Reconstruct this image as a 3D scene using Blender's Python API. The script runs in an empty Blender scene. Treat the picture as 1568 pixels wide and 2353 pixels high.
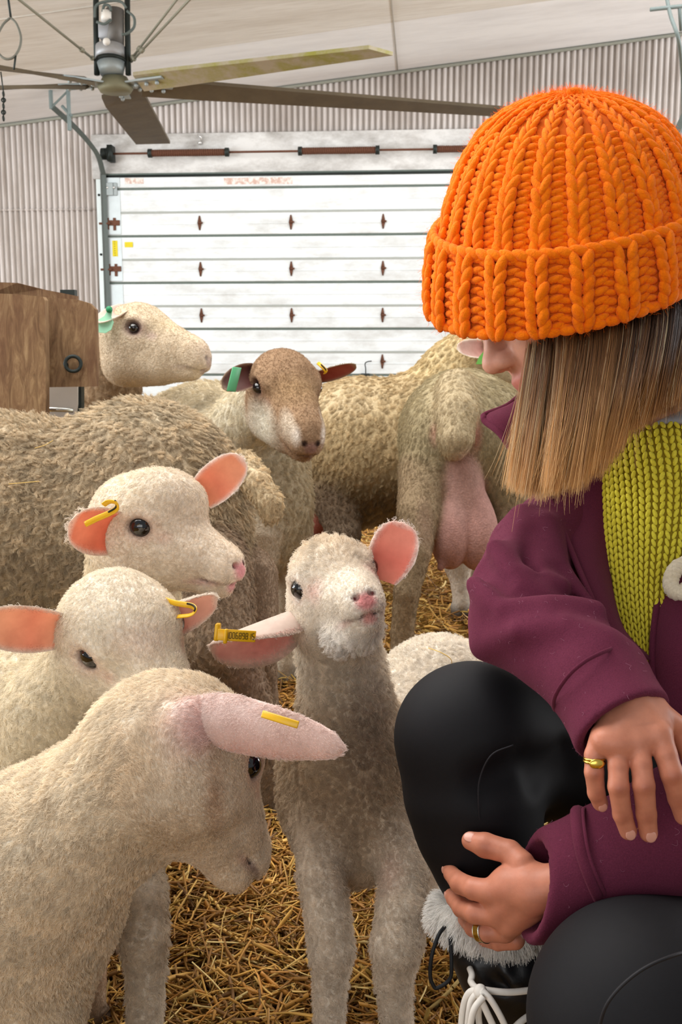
import bpy, math, random
import numpy as np
from mathutils import Vector, Matrix
from mathutils.kdtree import KDTree
RNG = np.random.default_rng(7); random.seed(7)
SC = bpy.context.scene; COL = SC.collection
PI = math.pi

# ---------------------------------------------------------------- camera
FPX, CXP, CYP = 2400.0, 784.0, 1176.5
PITCH = math.atan((CYP - 800) / FPX)
RV = np.array([1, 0, 0.]); FV = np.array([0, math.cos(PITCH), -math.sin(PITCH)]); UV = np.array([0, math.sin(PITCH), math.cos(PITCH)])
CAM = np.array([0, 0, 0.85])
cd = bpy.data.cameras.new('camera'); cam = bpy.data.objects.new('camera', cd); COL.objects.link(cam)
cd.sensor_fit = 'VERTICAL'; cd.sensor_height = 36.0; cd.lens = 36.0 * FPX / 2353
cam.location = CAM; cam.rotation_euler = (PI / 2 - PITCH, 0, 0)
cd.clip_start = 0.05; cd.clip_end = 100
cd.dof.use_dof = True; cd.dof.focus_distance = 1.02; cd.dof.aperture_fstop = 26
SC.camera = cam

# ---------------------------------------------------------------- light
SC.view_settings.view_transform = 'Standard'; SC.view_settings.look = 'None'
SC.view_settings.gamma = 1.0; SC.view_settings.use_curve_mapping = False
SC.view_settings.exposure = 0.30
SC.cycles.use_denoising = True
SC.cycles.max_bounces = 6; SC.cycles.diffuse_bounces = 4; SC.cycles.glossy_bounces = 3; SC.cycles.transmission_bounces = 3; SC.cycles.transparent_max_bounces = 6
SC.cycles.caustics_reflective = False; SC.cycles.caustics_refractive = False
SC.cycles_curves.shape = 'RIBBONS'
w = bpy.data.worlds.new('daylight'); SC.world = w; w.use_nodes = True
bg = w.node_tree.nodes['Background']; bg.inputs[0].default_value = (0.93, 0.96, 1.0, 1); bg.inputs[1].default_value = 0.31
def area(name, loc, target, sx, sy, power, color=(1, 1, 1)):
    l = bpy.data.lights.new(name, 'AREA'); l.shape = 'RECTANGLE'; l.size = sx; l.size_y = sy; l.energy = power; l.color = color
    o = bpy.data.objects.new(name, l); COL.objects.link(o); o.location = loc
    o.rotation_euler = (Vector(target) - Vector(loc)).to_track_quat('-Z', 'Y').to_euler(); return o
area('skylight', (-1.2, 1.9, 3.05), (-.7, 1.7, 0), 2.6, 2.6, 118, (1, 0.985, 0.96))
area('mid_fill', (1.2, 4.7, 3.2), (0.9, 4.8, 0), 4, 1.6, 60, (1, 0.99, 0.98))  # added overhead fill for the middle of the barn, no roof opening there
area('far_fill', (0.4, 9.6, 3.2), (0.4, 10.4, 0), 7.5, 1.4, 48, (1, 0.99, 0.98))  # added fill under the solid ceiling to brighten the door wall
area('side_fill', (-6.5, 5.0, 1.5), (0, 7.5, 2.6), 9, 2.2, 400, (0.95, 0.98, 1))  # added low fill aimed upwards to lift the ceiling, no opening built
area('side_fill_right', (7.5, 6.0, 1.2), (0, 7.5, 3.2), 9, 1.8, 450, (0.97, 0.985, 1))  # matching fill added on the right to brighten the ceiling
area('end_opening', (-2.0, -5.0, 2.2), (0.0, 4, 1.2), 6, 3.0, 118, (1, 0.98, 0.95))

# ---------------------------------------------------------------- helpers
def P(x, y, d):
    """point of the barn seen at photo pixel (x, y), d metres in front of the camera"""
    return CAM + d * (FV + RV * ((x - CXP) / FPX) + UV * ((CYP - y) / FPX))
def on_floor(x, y, z=0.0):
    v = FV + RV * ((x - CXP) / FPX) + UV * ((CYP - y) / FPX)
    return CAM + v * ((z - CAM[2]) / v[2])
def hexc(h):
    v = np.array([int(h[i:i + 2], 16) / 255 for i in (0, 2, 4)])
    return np.where(v <= .04045, v / 12.92, ((v + .055) / 1.055) ** 2.4)
def unit(v):
    v = np.asarray(v, float); return v / (np.linalg.norm(v, axis=-1, keepdims=True) + 1e-12)
def head_at(lm, px, d, f, u, s):
    return np.asarray(P(*px, d)) - frame(f, u) @ (np.asarray(lm) * s)
def frame(fwd, up):
    f = unit(fwd); l = unit(np.cross(up, f)); return np.stack([f, l, np.cross(f, l)], 1)
def rotz(a): return np.array([[math.cos(a), -math.sin(a), 0], [math.sin(a), math.cos(a), 0], [0, 0, 1]])

def root(name, loc, label, cat, group=None, kind=None):
    o = bpy.data.objects.new(name, None); COL.objects.link(o); o.empty_display_size = .1
    o.location = loc; tag(o, label, cat, group, kind); return o
def tag(o, label=None, cat=None, group=None, kind=None):
    for k, v in (('label', label), ('category', cat), ('group', group), ('kind', kind)):
        if v: o[k] = v
    return o
def world(o):
    m = Matrix.Translation(o.location) @ o.rotation_euler.to_matrix().to_4x4()
    return m if o.parent is None else world(o.parent) @ o.matrix_parent_inverse @ m
def attach(o, parent):
    if parent is not None:
        o.parent = parent
        o.matrix_parent_inverse = world(parent).inverted()
    return o
def meshobj(name, V, Fc, m, parent=None, col=None, smooth=True, matidx=None):
    """V (n,3) world coordinates; Fc list of faces or (n,4) array"""
    me = bpy.data.meshes.new(name); V = np.asarray(V, np.float32)
    if isinstance(Fc, np.ndarray):
        n = len(Fc); k = Fc.shape[1]
        me.vertices.add(len(V)); me.vertices.foreach_set('co', V.ravel())
        me.loops.add(n * k); me.loops.foreach_set('vertex_index', Fc.astype(np.int32).ravel())
        me.polygons.add(n); me.polygons.foreach_set('loop_start', np.arange(0, n * k, k, dtype=np.int32))
        me.update(calc_edges=True)
    else:
        me.from_pydata(V.tolist(), [], Fc)
    if col is not None:
        a = me.color_attributes.new('Col', 'FLOAT_COLOR', 'POINT')
        a.data.foreach_set('color', np.concatenate([col, np.ones((len(V), 1))], 1).astype(np.float32).ravel())
    me.polygons.foreach_set('use_smooth', np.full(len(me.polygons), smooth))
    for mm in (m if isinstance(m, (list, tuple)) else [m]): me.materials.append(mm)
    if matidx is not None: me.polygons.foreach_set('material_index', np.asarray(matidx, np.int32))
    me.update(); me.validate()
    o = bpy.data.objects.new(name, me); COL.objects.link(o); return attach(o, parent)

class Geo:
    """collects simple solids for ONE mesh"""
    def __init__(s): s.V = []; s.F = []; s.n = 0
    def add(s, V, Fc):
        V = np.asarray(V, float); s.V.append(V); s.F += [[i + s.n for i in f] for f in Fc]; s.n += len(V); return s
    def box(s, c, size, R=None, taper=1.0, bev=0.0):
        a, b, c2 = np.asarray(size) / 2.0
        v = []
        if bev <= 0:
            v = np.array([[x * a, y * b, z * c2] for z in (-1, 1) for y in (-1, 1) for x in (-1, 1)], float)
            f = [(0, 2, 3, 1), (4, 5, 7, 6), (0, 1, 5, 4), (2, 6, 7, 3), (0, 4, 6, 2), (1, 3, 7, 5)]
        else:
            e = bev; pr = []
            for z, k in ((-c2, e), (-c2 + e, 0), (c2 - e, 0), (c2, e)):
                A, B = a - k, b - k
                pr.append([(-A + e, -B, z), (A - e, -B, z), (A, -B + e, z), (A, B - e, z), (A - e, B, z), (-A + e, B, z), (-A, B - e, z), (-A, -B + e, z)])
            v = np.array(pr).reshape(-1, 3); f = [tuple(range(7, -1, -1)), tuple(range(24, 32))]
            for L in range(3):
                for i in range(8): j = (i + 1) % 8; f.append((L * 8 + i, L * 8 + j, L * 8 + 8 + j, L * 8 + 8 + i))
        if R is not None: v = v @ np.asarray(R).T
        return s.add(v + np.asarray(c), f)
    def tube(s, pts, r, n=8, caps=True, closed=False, flat=1.0, upv=None):
        pts = np.asarray(pts, float); m = len(pts); r = np.full(m, r, float) if np.isscalar(r) else np.asarray(r, float)
        T = unit(np.roll(pts, -1, 0) - np.roll(pts, 1, 0)) if closed else unit(np.gradient(pts, axis=0))
        if upv is None:
            up = np.array([0, 0, 1.]) if abs(T[0][2]) < .9 else np.array([1., 0, 0])
        else: up = np.asarray(upv, float)
        V = []; nn = unit(np.cross(T[0], up))
        for i in range(m):
            nn = unit(nn - T[i] * (nn @ T[i])); b = np.cross(T[i], nn)
            for k in range(n):
                a = 2 * PI * k / n; V.append(pts[i] + r[i] * (nn * math.cos(a) + b * flat * math.sin(a)))
        f = []
        for i in range(m if closed else m - 1):
            j = (i + 1) % m
            for k in range(n): l = (k + 1) % n; f.append((i * n + k, i * n + l, j * n + l, j * n + k))
        if caps and not closed: f += [tuple(range(n - 1, -1, -1)), tuple(range((m - 1) * n, m * n))]
        return s.add(V, f)
    def cyl(s, a, b, r, r2=None, n=16): return s.tube([a, b], [r, r if r2 is None else r2], n)
    def ball(s, c, r, R=None, nu=16, nv=10):
        r = np.full(3, r, float) if np.isscalar(r) else np.asarray(r, float)
        V = []; f = []
        for i in range(nv + 1):
            t = PI * i / nv
            for k in range(nu): a = 2 * PI * k / nu; V.append([math.sin(t) * math.cos(a), math.sin(t) * math.sin(a), math.cos(t)])
        V = np.array(V) * r
        if R is not None: V = V @ np.asarray(R).T
        for i in range(nv):
            for k in range(nu): l = (k + 1) % nu; f.append((i * nu + k, (i + 1) * nu + k, (i + 1) * nu + l, i * nu + l))
        return s.add(V + np.asarray(c), f)
    def torus(s, c, R1, r, ax, n=28, k=10, arc=1.0, start=0.0):
        ax = unit(ax); u = unit(np.cross(ax, [0.3, 0.2, 1])); v = np.cross(ax, u)
        t = start + np.linspace(0, 2 * PI * arc, n, endpoint=arc < 1)
        return s.tube(np.asarray(c) + R1 * (np.cos(t)[:, None] * u + np.sin(t)[:, None] * v), r, k, closed=arc >= 1)
    def make(s, name, m, parent=None, smooth=True):
        o = meshobj(name, np.concatenate(s.V), s.F, m, parent, smooth=smooth)
        return o
def smooth_by_angle(o, ang=0.6):
    me = o.data; me.update()
    n = np.zeros(len(me.polygons) * 3, np.float32); me.polygons.foreach_get('normal', n); n = n.reshape(-1, 3)
    ek = {}
    for p in me.polygons:
        for k in p.edge_keys: ek.setdefault(k, []).append(p.index)
    sharp = np.zeros(len(me.edges), bool)
    for e in me.edges:
        l = ek.get(tuple(sorted(e.vertices)), [])
        if len(l) == 2 and n[l[0]] @ n[l[1]] < math.cos(ang): sharp[e.index] = True
    a = me.attributes.get('sharp_edge') or me.attributes.new('sharp_edge', 'BOOLEAN', 'EDGE'); a.data.foreach_set('value', sharp); return o
def spline(pts, n=8):
    """Catmull-Rom through rows of pts"""
    p = np.asarray(pts, float); p = np.vstack([2 * p[0] - p[1], p, 2 * p[-1] - p[-2]]); out = []
    for i in range(1, len(p) - 2):
        for t in np.linspace(0, 1, n, endpoint=False):
            a, b, c, d = p[i - 1:i + 3]
            out.append(.5 * (2 * b + (c - a) * t + (2 * a - 5 * b + 4 * c - d) * t * t + (3 * b - a - 3 * c + d) * t ** 3))
    out.append(p[-2]); return np.array(out)

# ---------------------------------------------------------------- materials
class N:
    def __init__(s, name):
        s.m = bpy.data.materials.new(name); s.m.use_nodes = True; s.t = s.m.node_tree; s.b = s.t.nodes['Principled BSDF']; s.out = s.t.nodes['Material Output']
    def n(s, ty, **kw):
        x = s.t.nodes.new(ty)
        for k, v in kw.items():
            if k[0] == '_': setattr(x, k[1:], v)
            else: x.inputs[k.replace('_', ' ')].default_value = v
        return x
    def l(s, a, b): s.t.links.new(a, b)
    def set(s, **kw):
        for k, v in kw.items():
            i = s.b.inputs[k.replace('_', ' ')]
            i.default_value = (*v, 1) if hasattr(v, '__len__') and len(v) == 3 and i.type == 'RGBA' else v
        return s
    def noise(s, scale, detail=4, rough=.55, vec=None, dist=0.0):
        x = s.n('ShaderNodeTexNoise', Scale=scale, Detail=detail, Roughness=rough, Distortion=dist)
        if vec is not None: s.l(vec, x.inputs['Vector'])
        return x.outputs['Fac']
    def coord(s, scale=(1, 1, 1), rot=(0, 0, 0)):
        c = s.n('ShaderNodeTexCoord'); mp = s.n('ShaderNodeMapping'); mp.inputs['Scale'].default_value = scale; mp.inputs['Rotation'].default_value = rot
        s.l(c.outputs['Object'], mp.inputs['Vector']); return mp.outputs['Vector']
    def ramp(s, fac, stops):
        x = s.n('ShaderNodeValToRGB'); cr = x.color_ramp
        while len(cr.elements) < len(stops): cr.elements.new(.5)
        for e, (p, c) in zip(cr.elements, stops): e.position = p; e.color = (*c, 1) if len(c) == 3 else c
        s.l(fac, x.inputs[0]); return x.outputs[0]
    def mix(s, fac, a, b, mode='MIX'):
        x = s.n('ShaderNodeMix', _data_type='RGBA', _blend_type=mode)
        for v, i in ((fac, 0), (a, 6), (b, 7)):
            if hasattr(v, 'links') or hasattr(v, 'is_linked'): s.l(v, x.inputs[i])
            else: x.inputs[i].default_value = v if np.isscalar(v) else (*v, 1)
        return x.outputs[2]
    def math(s, op, a, b=0.0):
        x = s.n('ShaderNodeMath', _operation=op)
        for v, i in ((a, 0), (b, 1)):
            if hasattr(v, 'is_linked'): s.l(v, x.inputs[i])
            else: x.inputs[i].default_value = v
        return x.outputs[0]
    def bump(s, h, strength=.3, dist=.002, prev=None):
        x = s.n('ShaderNodeBump', Strength=strength, Distance=dist); s.l(h, x.inputs['Height'])
        if prev is not None: s.l(prev, x.inputs['Normal'])
        s.l(x.outputs[0], s.b.inputs['Normal']); return x.outputs[0]
    def color(s, c): s.l(c, s.b.inputs['Base Color']); return s
def plain(name, c, rough=.6, metal=0.0, var=.12, scale=30, bump=0.0, spec=.3):
    x = N(name); x.set(Roughness=rough, Metallic=metal, Specular_IOR_Level=spec)
    c = hexc(c) if isinstance(c, str) else np.asarray(c)
    v = x.coord(); f = x.noise(scale, 4, .6, v)
    x.color(x.mix(f, c * (1 - var), np.minimum(c * (1 + var), 1)))
    if bump: x.bump(x.noise(scale * 3, 5, .6, v), bump, .002)
    return x.m
def hide_mat(name, rough=.75, var=.22, scale=120, bump=.35, sss=0.0, spec=.25, bscale=None, sheen=0.0):
    """reads the point colour attribute"""
    x = N(name); x.set(Roughness=rough, Specular_IOR_Level=spec)
    a = x.n('ShaderNodeAttribute', _attribute_name='Col'); v = x.coord()
    f = x.noise(scale, 4, .6, v); g = x.ramp(f, [(.25, np.full(3, 1 - var)), (.75, np.full(3, 1 + var * .5))])
    x.color(x.mix(1.0, a.outputs['Color'], g, 'MULTIPLY'))
    x.bump(x.noise(bscale or scale * 2, 5, .6, v), bump, .003)
    if sss: x.set(Subsurface_Weight=sss, Subsurface_Radius=(.008, .003, .0015), Subsurface_Scale=1.0)
    if sheen: x.set(Sheen_Weight=sheen, Sheen_Roughness=.5)
    return x.m
def strand_mat(name, rough=.8, var=.2, trans=.25, spec=.2, tipmix=0.0):
    x = N(name); x.set(Roughness=rough, Specular_IOR_Level=spec)
    a = x.n('ShaderNodeAttribute', _attribute_name='Col'); h = x.n('ShaderNodeHairInfo')
    g = x.ramp(h.outputs['Random'], [(0, np.full(3, 1 - var)), (1, np.full(3, 1 + var * .6))])
    c = x.mix(1.0, a.outputs['Color'], g, 'MULTIPLY'); x.color(c)
    if trans:
        t = x.n('ShaderNodeBsdfTranslucent'); x.l(c, t.inputs[0]); mx = x.n('ShaderNodeMixShader'); mx.inputs[0].default_value = trans
        x.l(x.b.outputs[0], mx.inputs[1]); x.l(t.outputs[0], mx.inputs[2]); x.l(mx.outputs[0], x.out.inputs[0])
    return x.m

# ---------------------------------------------------------------- implicit sculpting
def smin(a, b, k):
    h = np.maximum(k - np.abs(a - b), 0) / k
    return np.minimum(a, b) - h * h * k * .25
class Sculpt:
    def __init__(s): s.p = []; s.paints = []
    def _add(s, fn, lo, hi, k, op, col, fur, comb):
        s.p.append((fn, np.asarray(lo, float), np.asarray(hi, float), k, op, None if col is None else np.asarray(col, float), fur, None if comb is None else unit(comb))); return s
    def cone(s, a, b, ra, rb, k=.02, op=1, col=None, fur=.006, comb=None):
        a = np.asarray(a, float); b = np.asarray(b, float); ba = b - a; L = ba @ ba + 1e-12
        def fn(x, y, z):
            X, Y, Z = x - a[0], y - a[1], z - a[2]
            h = np.clip((X * ba[0] + Y * ba[1] + Z * ba[2]) / L, 0, 1)
            return np.sqrt((X - h * ba[0]) ** 2 + (Y - h * ba[1]) ** 2 + (Z - h * ba[2]) ** 2) - (ra + (rb - ra) * h)
        m = max(ra, rb); return s._add(fn, np.minimum(a, b) - m, np.maximum(a, b) + m, k, op, col, fur, ba if comb is None else comb)
    def ell(s, c, r, R=None, k=.02, op=1, col=None, fur=.006, comb=(0, 0, -1)):
        c = np.asarray(c, float); r = np.full(3, r, float) if np.isscalar(r) else np.asarray(r, float); M = np.eye(3) if R is None else np.asarray(R)
        def fn(x, y, z):
            X, Y, Z = x - c[0], y - c[1], z - c[2]
            q = [(X * M[0, i] + Y * M[1, i] + Z * M[2, i]) / r[i] for i in range(3)]
            k0 = np.sqrt(q[0] ** 2 + q[1] ** 2 + q[2] ** 2); k1 = np.sqrt((q[0] / r[0]) ** 2 + (q[1] / r[1]) ** 2 + (q[2] / r[2]) ** 2)
            return np.where(k1 > 1e-9, k0 * (k0 - 1) / np.maximum(k1, 1e-9), -r.min())
        e = np.sqrt((M ** 2) @ (r ** 2)); return s._add(fn, c - e, c + e, k, op, col, fur, comb)
    def chain(s, pts, k=.02, op=1, col=None, fur=.006, comb=None, flip=False, world=False):
        """pts rows (px, py, depth, radius_px); one tapered limb, blended into the rest with k"""
        w = [(np.asarray(q[0], float), q[1]) for q in pts] if world else [(P(*q[:3]), q[3] * q[2] / FPX) for q in pts]; fns = []; los = []; his = []; kin = min(.006, .28 * min(q[1] for q in w))
        for i in range(len(w) - 1):
            d = w[i + 1][0] - w[i][0]; t = Sculpt()
            t.cone(w[i][0], w[i + 1][0], w[i][1], w[i + 1][1], k, 2, col if not isinstance(col, list) else col[i], fur, (-d if flip else d) if comb is None else comb)
            e = t.p[0]; fns.append(e[0]); los.append(e[1]); his.append(e[2])
            if op == 1: s.p.append(e)
        def fn(x, y, z):
            v = fns[0](x, y, z)
            for f in fns[1:]: v = smin(v, f(x, y, z), kin)
            return v
        s.p.append((fn, np.min(los, 0), np.max(his, 0), k, 3 if op == 1 else -1, None, fur, None)); return s
    def E(s, x, y, d, rx, ry, rz, rot=0.0, yaw=0.0, **kw):
        """ellipsoid at photo pixel with semi-axes in pixels at that depth, axes turned with the camera, then yaw (about up) and rot (about the view)"""
        q = d / FPX; B = np.stack([RV, UV, FV], 1); a = math.radians(rot); b = math.radians(yaw)
        Rr = np.array([[math.cos(a), -math.sin(a), 0], [math.sin(a), math.cos(a), 0], [0, 0, 1]]); Ry = np.array([[math.cos(b), 0, math.sin(b)], [0, 1, 0], [-math.sin(b), 0, math.cos(b)]])
        return s.ell(P(x, y, d), (rx * q, ry * q, rz * q), B @ Rr @ Ry, **kw)
    def paint(s, c, r, col, amt=1.0, fur=None, hard=.5, R=None):
        s.paints.append((np.asarray(c, float), np.full(3, r, float) if np.isscalar(r) else np.asarray(r, float), None if col is None else np.asarray(col, float), amt, fur, hard, None if R is None else np.asarray(R))); return s
    def field(s, x, y, z, shape=None):
        pass
    def mesh(s, h, base=(.8, .75, .65), clip=None):
        adds = [q for q in s.p if q[4] in (1, 3)]
        lo = np.min([q[1] for q in adds], 0) - 3 * h; hi = np.max([q[2] for q in adds], 0) + 3 * h
        if clip is not None: lo = np.maximum(lo, clip[0]); hi = np.minimum(hi, clip[1])
        n = np.ceil((hi - lo) / h).astype(int) + 1
        ax = [(lo[i] + h * np.arange(n[i])).astype(np.float32) for i in range(3)]
        D = np.full(n, .5, np.float32)
        for fn, a, b, k, op, *_ in s.p:
            if op == 2: continue
            m = k + 2 * h; i0 = np.clip(np.floor((a - m - lo) / h).astype(int), 0, n); i1 = np.clip(np.ceil((b + m - lo) / h).astype(int) + 1, 0, n)
            if np.any(i1 <= i0): continue
            sl = tuple(slice(i0[i], i1[i]) for i in range(3))
            v = fn(ax[0][sl[0]][:, None, None], ax[1][sl[1]][None, :, None], ax[2][sl[2]][None, None, :]).astype(np.float32)
            D[sl] = smin(D[sl], v, k) if op > 0 else -smin(-D[sl], v, k)
        if clip is not None:
            for i in range(3):
                sl = [slice(None)] * 3; sl[i] = 0; D[tuple(sl)] = np.maximum(D[tuple(sl)], h * .5); sl[i] = -1; D[tuple(sl)] = np.maximum(D[tuple(sl)], h * .5)
        V, Fc = nets(D, lo, h)
        del D
        for _ in range(2): V = relax(V, Fc, .35)
        s.V, s.F = V, Fc
        s.attrs(base)
        return s
    def attrs(s, base):
        V = s.V; W = np.full(len(V), 1e-6); C = np.outer(W, base); Fu = W * .006; K = np.zeros_like(V); K[:, 2] -= 1e-6
        for fn, a, b, k, op, col, fur, comb in s.p:
            if op not in (1, 2): continue
            i = np.where(np.all((V > a - .04) & (V < b + .04), 1))[0]
            if not len(i): continue
            d = fn(V[i, 0], V[i, 1], V[i, 2]); w = np.exp(-np.clip(d, 0, None) / .006)
            W[i] += w; C[i] += w[:, None] * (np.asarray(base) if col is None else col); Fu[i] += w * fur
            if comb is not None: K[i] += w[:, None] * comb
        C /= W[:, None]; Fu /= W
        for c, r, col, amt, fur, hard, R in s.paints:
            q = V - c
            if R is not None: q = q @ R
            t = np.sqrt(((q / r) ** 2).sum(1)); m = np.clip((1 - t) / (1 - hard), 0, 1) * amt; m = m * m * (3 - 2 * m) if amt == 1 else m
            if col is not None: C = C * (1 - m[:, None]) + col * m[:, None]
            if fur is not None: Fu = Fu * (1 - m) + fur * m
        s.C, s.L, s.K = C, Fu, unit(K)
    def append(s, V, Fc, C, L, K, mi=0):
        n = len(s.V); s.MI = np.r_[getattr(s, 'MI', np.zeros(len(s.F), int)), np.full(len(Fc), mi)]; s.V = np.vstack([s.V, V]); s.F = np.vstack([s.F, np.asarray(Fc) + n]); s.C = np.vstack([s.C, C]); s.L = np.concatenate([s.L, L]); s.K = np.vstack([s.K, unit(K)])

def nets(D, lo, h):
    n = np.array(D.shape); I = D < 0
    c = np.zeros(n - 1, np.int8)
    for i in (0, 1):
        for j in (0, 1):
            for k in (0, 1): c += I[i:n[0] - 1 + i, j:n[1] - 1 + j, k:n[2] - 1 + k]
    act = np.argwhere((c > 0) & (c < 8)); del c
    val = np.stack([D[act[:, 0] + i, act[:, 1] + j, act[:, 2] + k] for i in (0, 1) for j in (0, 1) for k in (0, 1)], 1).astype(np.float64)
    cor = np.array([(i, j, k) for i in (0, 1) for j in (0, 1) for k in (0, 1)], float)
    S = np.zeros((len(act), 3)); m = np.zeros(len(act))
    for a in range(8):
        for b in range(a + 1, 8):
            if np.abs(cor[a] - cor[b]).sum() != 1: continue
            x = (val[:, a] < 0) != (val[:, b] < 0); t = val[x, a] / (val[x, a] - val[x, b])
            S[x] += cor[a] + t[:, None] * (cor[b] - cor[a]); m[x] += 1
    V = lo + h * (act + S / m[:, None])
    idx = np.full(n - 1, -1, np.int32); idx[act[:, 0], act[:, 1], act[:, 2]] = np.arange(len(act))
    out = []
    for ax in range(3):
        a, b = [(1, 2), (2, 0), (0, 1)][ax]
        s0 = [slice(None)] * 3; s1 = [slice(None)] * 3; s0[ax] = slice(0, -1); s1[ax] = slice(1, None)
        x = I[tuple(s0)] != I[tuple(s1)]
        e = np.argwhere(x); e = e[(e[:, a] > 0) & (e[:, b] > 0) & (e[:, a] < n[a] - 1) & (e[:, b] < n[b] - 1)]
        ins = I[e[:, 0], e[:, 1], e[:, 2]]
        def g(da, db):
            q = e.copy(); q[:, a] -= da; q[:, b] -= db; return idx[q[:, 0], q[:, 1], q[:, 2]]
        Q = np.stack([g(1, 1), g(0, 1), g(0, 0), g(1, 0)], 1); Q[~ins] = Q[~ins][:, ::-1]; out.append(Q)
    Q = np.concatenate(out); return V, Q[(Q >= 0).all(1)]
def relax(V, Q, a):
    S = np.zeros_like(V); c = np.zeros(len(V))
    for i in range(4):
        j = (i + 1) % 4
        for p, q in ((i, j), (j, i)):
            for k in range(3): S[:, k] += np.bincount(Q[:, p], V[Q[:, q], k], len(V))
            c += np.bincount(Q[:, p], minlength=len(V))
    m = c > 0; O = V.copy(); O[m] = V[m] * (1 - a) + a * S[m] / c[m][:, None]; return O
def vnormals(V, Q):
    n = np.cross(V[Q[:, 2]] - V[Q[:, 0]], V[Q[:, 3]] - V[Q[:, 1]]); out = np.zeros_like(V)
    for i in range(4):
        for k in range(3): out[:, k] += np.bincount(Q[:, i], n[:, k], len(V))
    return unit(out)
def vnoise(X, scale, seed=0):
    """cheap smooth vector noise"""
    r = np.random.default_rng(seed); o = np.zeros((len(X), 3))
    for k in range(3):
        for _ in range(9):
            w = unit(r.normal(size=3)) * scale * r.uniform(.45, 1.9); o[:, k] += np.sin(X @ w * 2 * PI + r.uniform(0, 6.3))
    return o / 2.9
def strands(name, R, Pts, rad, C, m, parent):
    """Pts (n,k,3) world; C (n,3)"""
    n, k = Pts.shape[:2]; cu = bpy.data.hair_curves.new(name); cu.add_curves([k] * n)
    off = np.zeros(3) if parent is None else np.zeros(3)
    cu.attributes['position'].data.foreach_set('vector', Pts.astype(np.float32).ravel())
    ra = cu.attributes.get('radius') or cu.attributes.new('radius', 'FLOAT', 'POINT')
    ra.data.foreach_set('value', np.broadcast_to(rad, (n, k)).astype(np.float32).ravel())
    a = cu.attributes.new('Col', 'FLOAT_COLOR', 'CURVE'); a.data.foreach_set('color', np.concatenate([C, np.ones((n, 1))], 1).astype(np.float32).ravel())
    cu.materials.append(m); o = bpy.data.objects.new(name, cu); COL.objects.link(o); return attach(o, parent)
NH = [0]
def fleece(name, V, Q, C, L, K, count, m, parent, lift=.5, wave=.15, clump=.6, clump_n=12, rad=.00013, jit=.25, keys=4, grav=0.0, seed=1, back=.22, shortl=.0042, cvar=.10):
    r = np.random.default_rng(seed); cnt = V[Q].mean(1); A = np.linalg.norm(np.cross(V[Q[:, 2]] - V[Q[:, 0]], V[Q[:, 3]] - V[Q[:, 1]]), axis=1) * .5
    fn = unit(np.cross(V[Q[:, 2]] - V[Q[:, 0]], V[Q[:, 3]] - V[Q[:, 1]])); tc = CAM - cnt
    facing = (fn * unit(tc)).sum(1); fl = L[Q].mean(1)
    dd = (cnt - CAM) @ FV; ux = CXP + FPX * ((cnt - CAM) @ RV) / dd; uy = CYP - FPX * ((cnt - CAM) @ UV) / dd
    inn = (ux > -60) & (ux < 1628) & (uy > -60) & (uy < 2413)
    w = A * np.where(facing > -.25, 1.0, back) * np.where(inn, 1.0, .12) * (fl > .0006)
    w /= w.sum(); f = r.choice(len(Q), count, p=w)
    a, b = r.random(count), r.random(count); q = Q[f]
    W4 = np.stack([(1 - a) * (1 - b), a * (1 - b), a * b, (1 - a) * b], 1)[..., None]
    X = (V[q] * W4).sum(1); Nn = unit((vnormals(V, Q)[q] * W4).sum(1)); Cc = (C[q] * W4).sum(1); Ll = (L[q] * W4[..., 0]).sum(1) * r.uniform(.65, 1.25, count); Kk = unit((K[q] * W4).sum(1))
    Kt = unit(Kk - Nn * (Kk * Nn).sum(1)[:, None] + 1e-6)
    q = np.clip((Ll - shortl) / .003, 0, 1)[:, None]; lf = lift * (.45 + .55 * q); jt = jit * (.55 + .45 * q)
    dirv = unit(Nn * lf + Kt * (1 - lf) + r.normal(size=(count, 3)) * jt + vnoise(X, 22, seed) * .18 + np.array([0, 0, -grav]))
    tip = X + dirv * Ll[:, None]
    if clump > 0:
        ci = r.choice(count, max(count // clump_n, 1), replace=False); kd = KDTree(len(ci))
        for j, i in enumerate(ci): kd.insert(X[i], j)
        kd.balance(); near = np.array([kd.find(x)[1] for x in X]); g = ci[near]
        cl = clump * (.15 + .85 * q)
        tip = tip * (1 - cl) + (X[g] + dirv[g] * Ll[:, None]) * cl
        wv = vnoise(X[g] * 1.0, 60, seed + 5) ; Cc = Cc * (1 + (.03 + cvar * q) * np.clip(wv[:, :1], -1.2, 1.2))
    t = np.linspace(0, 1, keys)
    side = unit(np.cross(dirv, Nn + .3)); ph = r.random(count) * 6.28 if clump <= 0 else (np.abs(vnoise(X[g], 90, seed + 9)[:, 0]) * 6.28)
    pts = X[:, None] * (1 - t[None, :, None]) + tip[:, None] * t[None, :, None] + (Nn * Ll[:, None] * .22)[:, None] * (t * (1 - t) * 2)[None, :, None]
    if wave: pts = pts + side[:, None] * (np.sin(t[None] * 7 + ph[:, None]) * Ll[:, None] * wave)[..., None]
    NH[0] += count
    o = strands(name, None, pts, rad * np.array([1.0] * (keys - 1) + [.45]), np.clip(Cc, 0, 1), m, parent); return tag(o, kind='stuff')
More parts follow.
